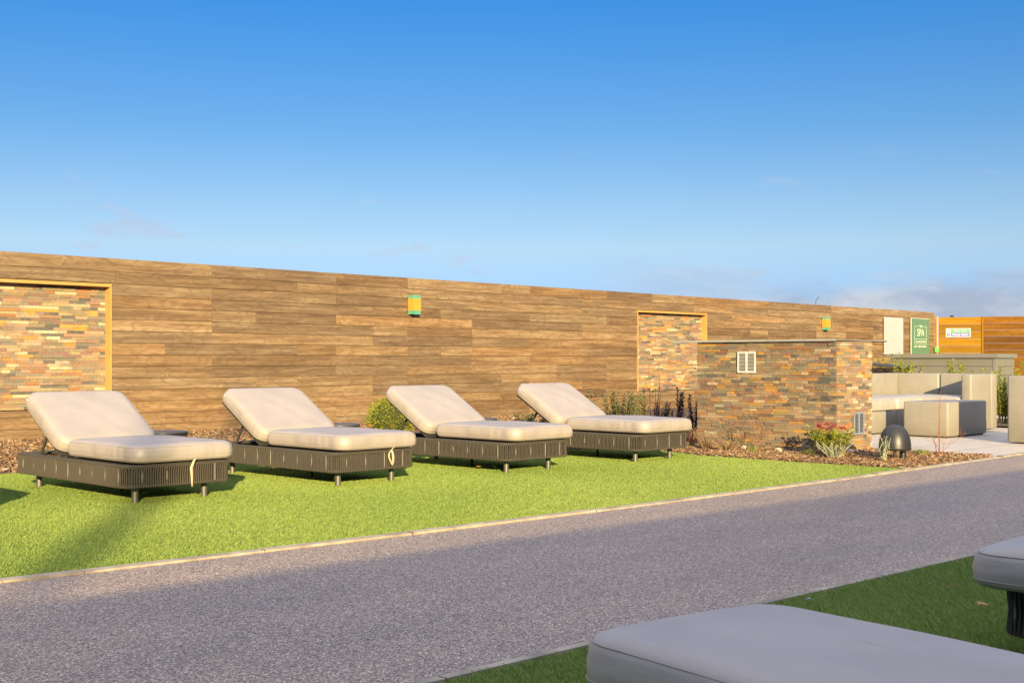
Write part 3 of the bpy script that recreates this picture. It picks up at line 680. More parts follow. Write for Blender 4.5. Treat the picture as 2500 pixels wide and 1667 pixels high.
def cushion(x0, x1, y0, y1, th, rpl, re, bul, seed, sag=0.0):
    """box cushion: rounded plan, rolled edges, crowned top; base on z = 0; returns mesh and seam outlines"""
    rnd = random.Random(seed); mb = MB(); out = rrect(x0, x1, y0, y1, rpl, 0.025, 9)
    cx_, cy_ = (x0 + x1) / 2, (y0 + y1) / 2
    hx, hy = (x1 - x0) / 2, (y1 - y0) / 2
    ph = [rnd.uniform(0, 6.28) for _ in range(8)]
    def ring(inset, z, k=1.0, wob=0.0):
        r = []
        for i, (x, y) in enumerate(out):
            ux, uy = (x - cx_) / hx, (y - cy_) / hy
            px = cx_ + (x - cx_) * (1 - inset / hx) * k; py = cy_ + (y - cy_) * (1 - inset / hy) * k
            a = math.atan2(uy, ux)
            wv = wob * (0.5 * math.sin(7 * a + ph[0]) + 0.35 * math.sin(17 * a + ph[1]) + 0.55 * max(0, math.sin(4 * a + ph[3])) * math.sin(47 * a + ph[2]))
            px += wv * math.cos(a); py += wv * math.sin(a)
            zz = z
            if k < 1 or inset >= re * 0.9:
                vx, vy = (px - cx_) / hx, (py - cy_) / hy
                zz += bul * max(0, 1 - vx ** 2) * max(0, 1 - vy ** 2) ** 0.7
                zz += 0.0035 * math.sin(9 * vx + ph[3]) * math.sin(5 * vy + ph[4]) * max(0, 1 - max(abs(vx), abs(vy)) ** 4)
            r.append((px, py, zz))
        return r
    rs = [ring(re * 1.6, 0.004), ring(re * 0.7, 0.0)]
    for k in range(5): a = R(-75 + 75 * k / 4); rs.append(ring(re * 0.6 * (1 - math.cos(a)), re * 0.6 * (1 + math.sin(a)), 1, 0.002))
    for z in (0.4, 0.6): rs.append(ring(-0.004, re * 0.6 + (th - re * 1.6) * z, 1, 0.0062))
    for k in range(7): a = R(90 * k / 6); rs.append(ring(re * (1 - math.cos(a)), th - re + re * math.sin(a), 1, 0.0048 * (1 - k / 6)))
    for k in (0.94, 0.86, 0.74, 0.6, 0.44, 0.28, 0.12): rs.append(ring(re, th, k))
    mb.rings(rs, cap0=True, cap1=True)
    seam = ring(re * (1 - math.cos(R(40))) - 0.0015, th - re + re * math.sin(R(40))); low = ring(0.0, re * 0.55)
    return mb, seam, low
BACK = R(30.5)
def make_lounger(label):
    root = empty('sun_lounger', (0, 0, 0), 0, label, 'sun lounger', 'rope sun loungers with beige cushions')
    out = rrect(-FW / 2, FW / 2, 0, FL, 0.085, 0.05, 7)
    def band(z0, z1, d):                                                     # a rail wound with rope, rounded section
        b = MB(); prof = []
        for k in range(10):
            a = 2 * math.pi * k / 10; prof.append((d / 2 * math.cos(a) * 1.0, (z1 - z0) / 2 * math.sin(a)))
        rs = []
        P = out
        n = len(P); zc = (z0 + z1) / 2
        for i in range(n + 1):
            x, y = P[i % n]; x2, y2 = P[(i + 1) % n]; xm, ym = P[i % n - 1]
            t = Vector((x2 - xm, y2 - ym, 0)).normalized(); nn = Vector((t.y, -t.x, 0))
            rs.append([(x + nn.x * (a - d / 2), y + nn.y * (a - d / 2), zc + q) for a, q in prof])
        b.rings(rs); return b
    band(FZ1 - 0.032, FZ1, 0.034).build('top_rail', M_ROPE, root)
    band(FZ0, FZ0 + 0.026, 0.034).build('bottom_rail', M_ROPE, root)
    rp = MB(); r2 = random.Random(3)
    for i, (x, y, tx, ty) in enumerate(along(out, 0.0176)):
        nx, ny = ty, -tx; j = r2.uniform(-0.0012, 0.0012); k = r2.uniform(-0.0012, 0.0012); rr = 0.0055
        pts = [(x + nx * -0.004 + tx * j, y + ny * -0.004 + ty * j, FZ1 - 0.006), (x + nx * 0.001 + tx * j, y + ny * 0.001 + ty * j, FZ1 - 0.02), (x - nx * 0.006 + tx * (j + k) / 2, y - ny * 0.006 + ty * (j + k) / 2, (FZ0 + FZ1) / 2), (x + nx * 0.001 + tx * k, y + ny * 0.001 + ty * k, FZ0 + 0.016), (x - nx * 0.004 + tx * k, y - ny * 0.004 + ty * k, FZ0 + 0.004)]
        rp.tube(pts, rr, 5, caps=False)
        hx, hy = x + tx * 0.0088 - nx * 0.026, y + ty * 0.0088 - ny * 0.026      # the return run of the rope on the inside
        rp.tube([(hx + nx * 0.004, hy + ny * 0.004, FZ1 - 0.008), (hx, hy, FZ1 - 0.03), (hx, hy, FZ0 + 0.024), (hx + nx * 0.004, hy + ny * 0.004, FZ0 + 0.006)], rr, 4, caps=False)
    tag(rp.build('rope_weave', M_ROPE, root), kind='stuff')
    for x, y, tx, ty in along(out, 0.19):
        s = MB(); nx, ny = ty, -tx
        s.tube([(x - nx * 0.003, y - ny * 0.003, FZ0 + 0.02), (x - nx * 0.003, y - ny * 0.003, FZ1 - 0.02)], 0.0050, 6); s.build('upright', M_STRUT, root)
    dk = MB(); dk.box(-FW / 2 + 0.045, FW / 2 - 0.045, 0.05, 1.0, FZ1 - 0.022, FZ1 - 0.006)
    dk.box(-FW / 2 + 0.045, -FW / 2 + 0.085, 1.001, FL - 0.05, FZ1 - 0.022, FZ1 - 0.006); dk.box(FW / 2 - 0.085, FW / 2 - 0.045, 1.001, FL - 0.05, FZ1 - 0.022, FZ1 - 0.006)
    dk.box(-FW / 2 + 0.09, FW / 2 - 0.09, FL - 0.09, FL - 0.05, FZ1 - 0.022, FZ1 - 0.006)
    dk.build('seat_deck', M_FRAME, root)
    for x, y in ((-0.272, 0.14), (0.272, 0.14), (-0.272, 1.66), (0.272, 1.66)):
        l = MB(); l.cyl((x, y), 0.023, 0.023, 0, FZ0 + 0.02, 16); l.build('leg', M_LEG, root)
    l = MB(); l.cyl((0.0, 0.86), 0.012, 0.012, 0, FZ0 + 0.15, 10); l.build('support_post', M_FRAME, root)
    # seat cushion
    hw = 0.405; th = 0.122
    mb, seam, low = cushion(-hw, hw, -0.03, 1.045, th, 0.10, 0.044, 0.022, 5)
    c = mb.build('seat_cushion', M_CUSH, root, (0.045, 0, FZ1 + 0.008))
    for nm, ol in (('piping', seam), ('piping', low)):
        p = MB(); p.tube(ol, 0.0017, 5, closed=True); p.build(nm, M_PIPE, c)
    # back cushion, hinged at the end of the seat
    bl = 0.715; hy = 1.02
    mb, seam, low = cushion(-hw, hw, 0.0, bl, th, 0.10, 0.044, 0.016, 9)
    b = mb.build('back_cushion', M_CUSH, root, (0, hy + 0.045, FZ1 + 0.018), (BACK, 0, 0))
    for nm, ol in (('piping', seam), ('piping', low)):
        p = MB(); p.tube(ol, 0.0017, 5, closed=True); p.build(nm, M_PIPE, b)
    tg = MB(); tg.box(-hw - 0.0065, -hw - 0.003, bl - 0.10, bl - 0.075, th * 0.66, th * 0.74); tg.build('label_tag', M_TAG, b)
    fb = MB(); fb.box(-hw + 0.03, hw - 0.03, 0.0, bl - 0.04, -0.024, -0.004)
    fb.build('back_frame', M_FRAME, root, (0, hy + 0.045, FZ1 + 0.018), (BACK, 0, 0))
    for sx in (-0.30, 0.30):
        br = MB(); y1 = hy + 0.045 + 0.40 * math.cos(BACK); z1 = FZ1 + 0.40 * math.sin(BACK) + 0.005
        br.tube([(sx, y1, z1), (sx, y1 - 0.16 + 0.32, FZ1 - 0.03)], 0.012, 8); br.build('brace', M_FRAME, root)
    return root
L1 = make_lounger('nearest lounger of the back row, in front of the left stone panel')
LAB = [('lounger in the back row with a looped cream tie at its foot', 6.455, 7.46, -2.0),
       ('lounger in the back row directly right of the round box bush', 8.165, 7.24, -1.5),
       ('farthest lounger of the back row, beside the low stone block', 9.855, 7.10, -2.0),
       ('lounger at the left end of the back row, only its shadow in view', 2.88, 7.62, -2.0),
       ('close foreground lounger with its broad cushion end along the bottom edge', 2.385, 1.63, 168.5),
       ('shaded foreground lounger cut off by the right edge', 4.365, 1.51, 177.0)]
for lb, x, y, a in LAB:
    o = copy_tree(L1); o['label'] = lb; o.location = (x, y, 0); o.rotation_euler = (0, 0, R(a))
for o in COL.objects:
    if o.get('label') in (LAB[1][0], LAB[2][0]):
        for ch in o.children:
            if 'seat_cushion' in ch.name: ch.location.x += 0.03
            if 'back_cushion' in ch.name: ch.location.x -= 0.015
    if o.get('label') == LAB[4][0]: o.scale = (0.77, 1, 1)
    if o.get('label') == LAB[5][0]:
        for ch in o.children:
            if 'cushion' in ch.name: ch.location.x += 0.115; ch.location.y -= 0.02
L1.location = (4.755, 7.585, 0); L1.rotation_euler = (0, 0, R(-2.0))
def rot_at(ox, oy, a, x, y): c, s = math.cos(R(a)), math.sin(R(a)); return ox + c * x - s * y, oy + s * x + c * y
# cushion ties hanging over the foot of two loungers
def tie(name, loc, rz, pts, wd, parent):
    m = MB(); rs = []
    for k, (x, z, y) in enumerate(pts): rs.append((x, y, z, wd[k]))
    i = m.add([(x - w_ / 2, y, z) for x, y, z, w_ in rs] + [(x + w_ / 2, y - 0.002, z) for x, y, z, w_ in rs]); n = len(rs)
    for k in range(n - 1): m.face((i + k, i + n + k, i + n + k + 1, i + k + 1), 0, (0.5, 0.5, 0.5), True)
    o = m.build(name, M_TAPE, parent, loc, (0, 0, rz)); md = o.modifiers.new('sol', 'SOLIDIFY'); md.thickness = 0.002; return o
tie('cushion_tie', (0.07, -0.018, FZ1 + 0.02), 0, [(0.03, 0.004, -0.02), (0.012, -0.012, -0.022), (-0.002, -0.06, -0.012), (0.004, -0.11, -0.008), (0.006, -0.155, -0.006), (0.008, -0.195, -0.006)], [0.012, 0.016, 0.024, 0.02, 0.015, 0.012], L1)
l2 = [o for o in COL.objects if o.get('label') == LAB[0][0]][0]
tie('cushion_tie', (0.13, -0.018, FZ1 + 0.02), 0, [(0.03, 0.004, -0.02), (0.0, -0.02, -0.02), (-0.024, -0.05, -0.014), (-0.022, -0.08, -0.01), (-0.006, -0.11, -0.008), (0.012, -0.14, -0.008), (0.018, -0.155, -0.006)], [0.006, 0.01, 0.011, 0.012, 0.014, 0.016, 0.004], l2)
tie('cushion_tie', (0.135, -0.019, FZ1 + 0.005), 0, [(-0.005, -0.005, -0.012), (0.008, -0.03, -0.012), (0.018, -0.07, -0.01), (0.018, -0.11, -0.008), (0.014, -0.14, -0.006)], [0.012, 0.02, 0.024, 0.018, 0.004], l2)

# ------------------------------------------------------------------ side tables between the loungers
def side_table(x, y, label):
    t = empty('side_table', (x, y, 0), 0, label, 'side table', 'round rope side tables')
    q = MB(); q.lathe((0, 0, 0.365), [(0.16, 0.0), (0.192, 0.002), (0.196, 0.010), (0.194, 0.020), (0.186, 0.024)], 36); q.build('table_top', M_TABLE, t)
    q = MB()
    for k in range(72):
        a = 2 * math.pi * k / 72; q.tube([(0.185 * math.cos(a), 0.185 * math.sin(a), 0.05), (0.185 * math.cos(a), 0.185 * math.sin(a), 0.363)], 0.006, 5, caps=False)
    tag(q.build('rope_weave', M_ROPE, t), kind='stuff')
    q = MB(); q.lathe((0, 0, 0.03), [(0.15, 0), (0.19, 0.003), (0.19, 0.022), (0.15, 0.025)], 36); q.build('base_ring', M_FRAME, t)
    for k in range(3):
        a = 2 * math.pi * k / 3; q = MB(); q.cyl((0.14 * math.cos(a), 0.14 * math.sin(a)), 0.014, 0.014, 0, 0.031, 10); q.build('foot', M_FRAME, t)
    return t
side_table(5.70, 9.34, 'round dark side table between the nearest lounger and the looped-tie lounger')
side_table(7.5, 9.2, 'round dark side table left of the round box bush')
side_table(9.2, 9.0, 'round dark side table between the two farthest back-row loungers')

# ------------------------------------------------------------------ sofa group on the patio
def rbox(x0, x1, y0, y1, z0, z1, r=0.02):
    mb = MB(); out = rrect(x0, x1, y0, y1, r * 1.5, 0.3, 4); cx_, cy_ = (x0 + x1) / 2, (y0 + y1) / 2; hx, hy = (x1 - x0) / 2, (y1 - y0) / 2
    def ring(i, z): return [(cx_ + (x - cx_) * (1 - i / hx), cy_ + (y - cy_) * (1 - i / hy), z) for x, y in out]
    rs = [ring(r, z0), ring(0.0, z0 + r * 0.7)] + [ring(r * (1 - math.cos(R(a))), z1 - r + r * math.sin(R(a))) for a in (0, 30, 60, 90)]
    mb.rings(rs, cap0=True, cap1=True); return mb
sofa = empty('corner_sofa', (0, 0, 0), 0, 'taupe woven corner sofa with pale seat cushions behind the ottoman', 'sofa')
rbox(17.47, 17.68, 6.88, 7.645, 0.02, 0.80).build('back_panel', M_WEAVE, sofa)
rbox(17.47, 17.68, 7.655, 8.50, 0.02, 0.80).build('back_panel', M_WEAVE, sofa)
rbox(15.0, 17.465, 8.28, 8.49, 0.02, 0.80).build('back_panel', M_WEAVE, sofa)
rbox(16.76, 17.465, 6.88, 7.03, 0.02, 0.80).build('arm', M_WEAVE, sofa)
rbox(15.0, 15.895, 7.56, 8.275, 0.02, 0.31).build('seat_base', M_WEAVE, sofa)
rbox(15.905, 16.75, 7.56, 8.275, 0.02, 0.31).build('seat_base', M_WEAVE, sofa)
rbox(16.76, 17.465, 7.035, 8.275, 0.02, 0.31).build('seat_base', M_WEAVE, sofa)
for i, (a, b, c_, d) in enumerate(((15.01, 15.89, 7.55, 8.27), (15.91, 16.74, 7.55, 8.27), (16.755, 17.46, 7.04, 8.27))):
    mb, se, lo = cushion(a, b, c_, d, 0.165, 0.06, 0.045, 0.02, 20 + i); cu = mb.build('seat_cushion', M_PALE, sofa, (0, 0, 0.315))
    p = MB(); p.tube(se, 0.003, 5, closed=True); p.build('piping', M_PIPE, cu)
ot = empty('ottoman', (15.2, 6.54, 0), R(-3), 'taupe woven rectangular ottoman in front of the corner sofa', 'ottoman')
rbox(0, 1.10, 0, 0.62, 0.02, 0.46).build('body', M_WEAVE, ot)
q = MB(); q.box(0.04, 1.06, 0.04, 0.58, 0, 0.019); q.build('plinth', M_BLACK, ot)
ar = empty('armchair', (14.76, 4.83, 0), R(0), 'taupe woven armchair back cut off by the right edge', 'armchair')
rbox(0, 0.18, 0, 0.80, 0.02, 0.81).build('back_panel', M_WEAVE, ar)
rbox(0.185, 0.90, 0, 0.16, 0.02, 0.81).build('arm', M_WEAVE, ar); rbox(0.185, 0.90, 0.64, 0.80, 0.02, 0.81).build('arm', M_WEAVE, ar)
rbox(0.185, 0.90, 0.165, 0.635, 0.02, 0.31).build('seat_base', M_WEAVE, ar)
mb, se, lo = cushion(0.19, 0.92, 0.17, 0.63, 0.16, 0.06, 0.045, 0.02, 33); mb.build('seat_cushion', M_PALE, ar, (0, 0, 0.315))

# grey clad box behind the hedge, dark lid
bx = empty('clad_box', (24.03, 9.38, 0), 0, 'grey plank-clad storage box with flat cap behind the hedge', 'storage box')
q = MB()
for k in range(7):
    z1 = 1.035 - k * 0.17; z0 = max(0, z1 - 0.162)
    if z1 < 0: break
    q.box(0, 0.015, 0.06, 2.12, z0, z1); q.box(0.06, 0.85, 0, 0.015, z0, z1)
q.build('plank_cladding', M_CLAD, bx)
q = MB(); q.box(0.016, 0.90, 0.016, 2.17, 0, 1.03); q.build('carcass', M_BLACK, bx)
for (a, b, c_, d) in ((-0.008, 0.058, -0.008, 0.058), (0.852, 0.915, -0.008, 0.058), (-0.008, 0.058, 2.122, 2.18)):
    q = MB(); q.box(a, b, c_, d, 0, 1.034); q.build('corner_post', M_CLADT, bx)
q = MB(); q.box(-0.05, 0.96, -0.05, 2.25, 1.036, 1.118); q.build('cap', M_CLADT, bx)
q = MB(); q.v = [(18.3, 9.4, 0.72), (18.9, 9.1, 0.72), (18.9, 10.5, 0.99), (18.3, 10.5, 0.99), (18.3, 9.4, 0.75), (18.9, 9.1, 0.75), (18.9, 10.5, 1.02), (18.3, 10.5, 1.02)]
q.v = [(19.0, 9.05, 0.865), (19.8, 9.05, 0.865), (19.8, 9.9, 0.935), (19.0, 9.9, 0.935), (19.0, 9.05, 0.88), (19.8, 9.05, 0.88), (19.8, 9.9, 0.955), (19.0, 9.9, 0.955)]
for f_ in ((0, 3, 2, 1), (4, 5, 6, 7), (0, 1, 5, 4), (1, 2, 6, 5), (2, 3, 7, 6), (3, 0, 4, 7)): q.face(f_)
lidr = empty('lidded_planter', (0, 0, 0), 0, 'dark brown slanted lid showing above the sofa back beside the stone block', 'planter')
q.build('lid', M_DBROWN, lidr)
q = MB(); q.box(19.05, 19.75, 9.1, 9.85, 0, 0.86); q.build('box', M_DBROWN, lidr)

# dome bollard
dm = empty('dome_bollard', (11.47, 5.474, 0.0), YAW, 'dark grey dome-topped bollard light standing in the bark mulch', 'bollard light')
q = MB(); prof = [(0.150, 0.115), (0.156, 0.118)]
for k in range(0, 13):
    a = R(90 * k / 12); prof.append((0.155 * math.cos(a) ** 0.8 if k < 12 else 0.0005, 0.135 + 0.225 * math.sin(a) ** 1.0))
q.lathe((0, 0, 0), prof, 40); q.build('dome', M_DOME, dm)
q = MB(); q.lathe((0, 0, 0.11), [(0.02, 0.02), (0.149, 0.006), (0.150, 0.0), (0.02, 0.0)], 36); q.build('dome_underside', M_BLACK, dm)
for (x, y, r) in ((0.02, -0.085, 0.032), (-0.09, 0.03, 0.014), (0.03, 0.11, 0.022)):
    q = MB(); q.cyl((x, y), r, r, 0.012, 0.117, 18); q.build('pillar', M_DOME, dm)
q = MB(); q.lathe((0, 0, 0), [(0.145, 0.0), (0.145, 0.012), (0.10, 0.022), (0.02, 0.024)], 36); q.build('base_plate', M_DOME, dm)

# ------------------------------------------------------------------ plants
def rv(sp=1.0): return Vector((random.gauss(0, sp), random.gauss(0, sp), random.gauss(0, sp)))
def bt(): v = min(1, max(0, random.gauss(0.5, 0.24))); return (v, v, v)
def thing(name, x, y, label, cat, group=None, z=0.0): return empty(name, (x, y, z), random.uniform(0, 6.28), label, cat, group)
def leafy(name, x, y, label, cat, mleaf, mstem, nst, h, spread, ll, lw, dens=1.0, up=0.5, group=None, z=0.02, start=0.25, curve=0.25):
    t = thing(name, x, y, label, cat, group, z); s, f = MB(), MB()
    for k in range(nst):
        a = random.uniform(0, 6.28); hh = h * random.uniform(0.6, 1.0); sp = spread * math.sqrt(random.random())
        b = Vector((math.cos(a) * sp * 0.25, math.sin(a) * sp * 0.25, 0)); tip = Vector((math.cos(a) * sp, math.sin(a) * sp, hh))
        pts = []
        for i in range(6):
            u = i / 5; p = b.lerp(tip, u) + Vector((math.cos(a + 1.5), math.sin(a + 1.5), 0)) * curve * 0.1 * math.sin(u * 3) * h; p.z = hh * u ** 0.85; pts.append(p)
        s.tube(pts, [0.005 * (1 - 0.7 * i / 5) + 0.001 for i in range(6)], 5)
        n = max(3, int(dens * hh / ll * 4.5))
        for i in range(n):
            u = start + (1 - start) * i / (n - 1); j = min(4, int(u * 5)); p = pts[j].lerp(pts[j + 1], u * 5 - j)
            aa = i * 2.4 + random.uniform(-0.4, 0.4); d = Vector((math.cos(aa), math.sin(aa), up + random.gauss(0, 0.25)))
            sc = random.uniform(0.65, 1.1) * (1.05 - 0.35 * u)
            f.leaf(p, d, (0, 0, 1), ll * sc, lw * sc, 0, bt())
    s.build('stems', mstem, t); f.build('foliage', mleaf, t); return t
def ballbush(x, y, r, label):
    t = thing('box_bush', x, y, label, 'bush'); f = MB()
    for k in range(5200):
        d = rv().normalized(); rr = r * (random.uniform(0.80, 1.02) + 0.02 * math.sin(d.x * 7) * math.cos(d.z * 6)); p = d * rr; p.z += r * 0.95
        if p.z < 0.01: continue
        f.leaf(p, (d + rv(0.55)), d + rv(0.3), random.uniform(0.016, 0.026), random.uniform(0.010, 0.015), 0, bt())
    f.build('foliage', M_BOX, t)
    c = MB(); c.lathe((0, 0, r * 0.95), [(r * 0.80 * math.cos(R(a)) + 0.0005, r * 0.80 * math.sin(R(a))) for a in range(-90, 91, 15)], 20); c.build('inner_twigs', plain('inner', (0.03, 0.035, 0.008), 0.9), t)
    c = MB(); c.tube([(0, 0, 0), (0, 0, r)], 0.015, 6); c.build('trunk', M_STEM, t); return t
def clump(name, x, y, label, cat, m, n, h, spread, wd, group=None, z=0.02):
    f = MB()
    for k in range(n):
        a = random.uniform(0, 6.28); hh = h * random.uniform(0.45, 1.0); sp = spread * random.uniform(0.2, 1.0); b0 = spread * 0.18
        b = Vector((random.gauss(0, b0), random.gauss(0, b0), 0)); d = Vector((math.cos(a), math.sin(a), 0)); sd = Vector((-d.y, d.x, 0)); c = bt(); pv = None
        for i in range(5):
            u = i / 4; p = b + d * sp * u ** 1.7; p.z = hh * (u - 0.25 * u ** 3) ; wq = wd * (1 - u * 0.92) / 2; cur = (tuple(p - sd * wq), tuple(p + sd * wq))
            if pv: f.quad(pv[0], pv[1], cur[1], cur[0], 0, c)
            pv = cur
    o = f.build(name, m, None, (x, y, z)); return tag(o, label, cat, group)
def twiggy(name, x, y, label, cat, m, nst, h, spread, rad, fork=2, leaves=None, z=0.02, straight=0.2, rz=None):
    t = thing(name, x, y, label, cat, None, z); s = MB(); tips = []
    if rz is not None: t.rotation_euler = (0, 0, rz)
    def grow(p, d, ln, r, lv):
        pts = [p]; q = p.copy(); dd = d.copy()
        for i in range(5): dd = (dd + rv(straight * 0.35)).normalized(); q = q + dd * ln / 5; pts.append(q.copy())
        s.tube(pts, [r * (1 - 0.5 * i / 5) for i in range(6)], 5); tips.append((pts[-1], dd))
        if lv > 0:
            for k in range(random.randint(1, 3)):
                j = random.randint(2, 5); nd = (dd + rv(0.55)); nd.z = abs(nd.z) * 0.7 + 0.1; grow(pts[j], nd.normalized(), ln * random.uniform(0.35, 0.65), r * 0.55, lv - 1)
    for k in range(nst):
        a = random.uniform(0, 6.28); d = Vector((math.cos(a) * spread, math.sin(a) * spread, 1)).normalized()
        grow(Vector((random.gauss(0, 0.015), random.gauss(0, 0.015), 0)), d, h * random.uniform(0.6, 1.0), rad, fork)
    s.build('stems', m, t)
    if leaves:
        f = MB()
        for p, d in tips:
            for k in range(leaves[1]): f.leaf(p + rv(0.012), d + rv(0.7), (0, 0, 1), leaves[2] * random.uniform(0.6, 1.1), leaves[2] * 0.5, 0, bt())
        f.build('foliage', leaves[0], t)
    return t
# bed along the fence
clump('dry_grass_clump', 4.62, 11.0, 'dry straw coloured grass clump at the left edge of the bed', 'grass clump', M_DRY, 150, 0.33, 0.20, 0.006)
leafy('silver_shrub', 6.95, 11.0, 'pale silvery shrub beside the round table behind the nearest lounger', 'shrub', M_SILV, M_GSTEM, 12, 0.20, 0.18, 0.055, 0.010, 1.2)
leafy('silver_shrub', 7.35, 11.1, 'straggly pale silver shrub tucked behind the raised back of the looped-tie lounger', 'shrub', M_SILV, M_STEM, 10, 0.22, 0.20, 0.055, 0.010, 1.0)
ballbush(9.78, 11.05, 0.285, 'round clipped box bush between two lounger backs')
leafy('red_leaved_shrub', 9.15, 10.75, 'low red and copper leaved shrub at the foot of the round box bush', 'shrub', M_REDL, M_REDST, 8, 0.26, 0.13, 0.05, 0.026, 1.0)
leafy('red_leaved_shrub', 9.35, 10.55, 'single dark twig with an orange-red tip in front of the round box bush', 'shrub', M_REDL, M_STEM, 1, 0.36, 0.02, 0.04, 0.02, 0.5, start=0.8)
leafy('red_leaved_shrub', 10.9, 11.0, 'lone dark red shoot against the fence behind the third lounger back', 'shrub', M_REDL, M_REDST, 2, 0.50, 0.05, 0.05, 0.02, 0.8, start=0.7)
leafy('green_shrub', 11.2, 10.05, 'low green bush behind the farthest lounger back', 'bush', M_GREEN, M_GSTEM, 34, 0.34, 0.26, 0.065, 0.030, 1.3)
leafy('green_shrub', 12.05, 9.8, 'leaning green leafy shrub at the right side of the farthest lounger back', 'shrub', M_GREEN, M_STEM, 10, 0.62, 0.26, 0.11, 0.045, 0.9, 0.2)
leafy('green_shrub', 12.7, 9.86, 'dark green bushy shrub against the fence shadow', 'bush', M_GREEN, M_STEM, 28, 0.58, 0.30, 0.08, 0.038, 1.1)
leafy('green_shrub', 13.28, 9.94, 'upright pale green sapling between dark shrubs', 'shrub', M_LIGHTG, M_STEM, 6, 0.64, 0.09, 0.085, 0.042, 1.0)
twiggy('bare_shrub', 13.39, 9.82, 'slender bare brown twigs rising beside the right stone panel', 'shrub', M_STEM, 5, 0.62, 0.22, 0.006, 1, (M_LIGHTG, 2, 0.06))
leafy('purple_shrub', 13.4, 9.7, 'dark purple low shrub left of the purple spires', 'shrub', M_DARKP, M_DARKP, 14, 0.44, 0.20, 0.06, 0.03, 1.0)
leafy('purple_shrub', 13.64, 9.56, 'tall dark purple leafy spire in front of the right stone panel', 'shrub', M_DARKP, M_DARKP, 5, 0.60, 0.05, 0.075, 0.042, 1.1, 0.6)
leafy('purple_shrub', 13.76, 9.42, 'dark purple leafy spire touching the stone block edge', 'shrub', M_DARKP, M_DARKP, 6, 0.53, 0.09, 0.07, 0.04, 1.1, 0.6)
leafy('purple_shrub', 13.2, 9.35, 'mass of dark purple foliage low behind the farthest lounger', 'shrub', M_DARKP, M_DARKP, 22, 0.30, 0.30, 0.06, 0.03, 1.1)
# bed in front of the stone block
leafy('red_leaved_shrub', 11.42, 7.85, 'reddish leaved shrub at the left foot of the stone block', 'shrub', M_REDL, M_GSTEM, 7, 0.22, 0.10, 0.045, 0.02, 1.0)
leafy('silver_shrub', 11.33, 7.6, 'pale straggly shrub between the farthest lounger and the stone block', 'shrub', M_SILV, M_STEM, 26, 0.24, 0.22, 0.055, 0.012, 1.0, 0.2, start=0.1, curve=0.9)
leafy('dry_shrub', 11.30, 7.30, 'low dry yellow-green shrub at the stone block base', 'shrub', M_GRASSY, M_STEM, 26, 0.14, 0.22, 0.05, 0.011, 1.0, 0.2, start=0.1, curve=0.9)
twiggy('bare_shrub', 11.42, 7.0, 'thin leafless twiggy shrub standing in front of the stone face', 'shrub', M_STEM, 7, 0.42, 0.28, 0.0042, 2, (M_LIGHTG, 1, 0.022), straight=0.3)
clump('grass_clump', 11.25, 6.95, 'yellow-green grass tuft under the leafless twiggy shrub', 'grass clump', M_GRASSY, 90, 0.13, 0.12, 0.005)
clump('grass_clump', 11.3, 6.32, 'spiky grass tuft midway along the stone block', 'grass clump', M_GRASSY, 80, 0.12, 0.15, 0.005)
sk = leafy('skimmia', 11.37, 6.12, 'glossy yellow-green shrub with dark red flower heads at the stone block corner', 'shrub', M_LAUREL, M_GSTEM, 46, 0.29, 0.25, 0.10, 0.052, 1.0, 0.35, start=0.25)
fl = MB()
for k in range(9):
    a = random.uniform(0, 6.28); rr = 0.17 * math.sqrt(random.random()); c = Vector((rr * math.cos(a), rr * math.sin(a), random.uniform(0.26, 0.31)))
    for j in range(70):
        d = rv().normalized(); d.z = abs(d.z); fl.leaf(c + d * random.uniform(0.008, 0.034), d, rv(), 0.013, 0.011, 0, bt())
fl.build('flower_heads', M_FLOW, sk)
leafy('silver_shrub', 11.14, 5.96, 'silvery narrow-leaved shrub below the red-budded shrub', 'shrub', M_SILV, M_SILV, 26, 0.17, 0.22, 0.045, 0.010, 1.5, 0.1, start=0.15, curve=1.6)
leafy('silver_shrub', 11.17, 5.45, 'silvery shrub climbing the left side of the dome bollard', 'shrub', M_SILV, M_SILV, 8, 0.27, 0.13, 0.055, 0.014, 1.3, 0.1, start=0.1, curve=1.2)
clump('grass_clump', 12.13, 5.5, 'green grass tuft right of the dome bollard', 'grass clump', M_GRASSY, 140, 0.12, 0.20, 0.005)
dw = twiggy('dogwood', 12.25, 5.36, 'red-stemmed bare dogwood in front of the ottoman', 'shrub', M_REDST, 4, 0.34, 0.75, 0.0032, 2, None, straight=0.35, rz=0.6)
s = MB()
for dx, hh, ln in ((0.0, 0.66, -0.03), (0.03, 0.53, 0.02)): s.tube([(dx, 0, 0), (dx + ln * 0.3, 0.002, hh * 0.4), (dx + ln, 0.0, hh)], [0.0045, 0.0036, 0.0018], 6)
s.build('upright_stems', M_REDST, dw)
def rock(x, y, s_, label):
    m = MB(); r3 = random.Random(int(x * 1000)); pr = []
    for k in range(7): a = R(-90 + 180 * k / 6); pr.append((math.cos(a), math.sin(a)))
    rs = [[(s_ * c * math.cos(2 * math.pi * j / 9) * r3.uniform(0.75, 1.15) + 0.0002 * math.cos(j), s_ * 0.75 * c * math.sin(2 * math.pi * j / 9) * r3.uniform(0.75, 1.15), s_ * 0.62 * z_ * r3.uniform(0.9, 1.1)) for j in range(9)] for c, z_ in pr]
    m.rings(rs, cap0=True, cap1=True, smooth=False); return tag(m.build('rock', M_ROCK, None, (x, y, s_ * 0.4)), label, 'rock', 'pale rocks at the stone block')
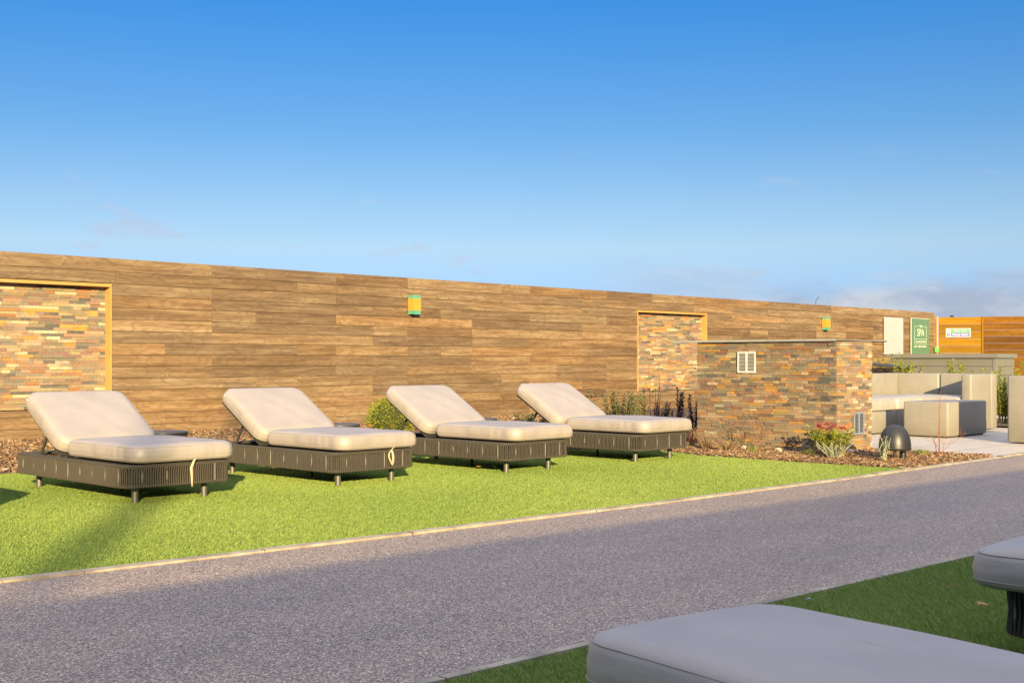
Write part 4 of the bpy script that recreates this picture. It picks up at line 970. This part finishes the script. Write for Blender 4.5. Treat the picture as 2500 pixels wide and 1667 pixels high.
rock(11.6, 6.86, 0.055, 'pale rock by the grass tuft under the leafless shrub'); rock(11.62, 7.3, 0.06, 'flat pale rock at the left half of the stone face')
rock(11.95, 6.2, 0.06, 'pale rock at the front corner of the stone block'); rock(12.1, 6.22, 0.045, 'small pale rock below the galvanised vent')
# laurel hedge behind the sofa
HG = 'laurels behind the sofa'
for i, (x, y, h, n, lb) in enumerate(((19.4, 10.2, 1.25, 22, 'tall yellow-green laurel beside the stone block edge'), (20.1, 9.7, 1.12, 14, 'yellow-green laurel shoot at the left corner of the grey box'), (18.9, 8.75, 1.10, 9, 'laurel with one tall shoot behind the middle of the sofa back'), (19.0, 8.15, 1.03, 8, 'yellow-green laurel left of the sofa back seam'), (18.8, 7.75, 1.02, 8, 'loose laurel right of the sofa back seam'), (18.9, 7.3, 1.0, 12, 'bushy laurel at the right end of the sofa back'), (18.4, 6.55, 0.96, 30, 'dense laurel column between sofa arm and armchair'))):
    leafy('laurel', x, y, lb, 'shrub', M_LAUREL, M_GSTEM, int(n * 1.6), h, 0.32 if i < 6 else 0.22, 0.10, 0.052, 1.4, 0.6, HG, 0.0, 0.15)
# fallen leaves and petals on the lawns
def litter(name, x, y, s_, m, label, cat='leaf'):
    q = MB(); q.leaf((0, 0, 0.034), (1, 0.3, 0.1), (0, 0, 1), s_, s_ * 0.6, 0, (0.8, 0.8, 0.8), 0.3); q.leaf((0.01, 0.005, 0.034), (-0.6, 0.8, 0.3), (0, 0, 1), s_ * 0.7, s_ * 0.4, 0, (0.5, 0.5, 0.5), 0.3)
    return tag(q.build(name, m, None, (x, y, 0), (0, 0, random.uniform(0, 6.28))), label, cat)
litter('petal', 4.45, 2.47, 0.035, M_SIGNW, 'white petal on the shaded grass', 'petal')
litter('fallen_leaf', 5.1, 2.18, 0.035, M_REDL, 'brown leaf on the shaded grass, farther from the right lounger')
litter('fallen_leaf', 4.8, 1.95, 0.05, M_DRY, 'curled tan leaf on the shaded grass beside the right lounger')
litter('fallen_leaf', 7.9, 7.75, 0.05, M_DRY, 'orange leaf on the sunlit grass by the third lounger')
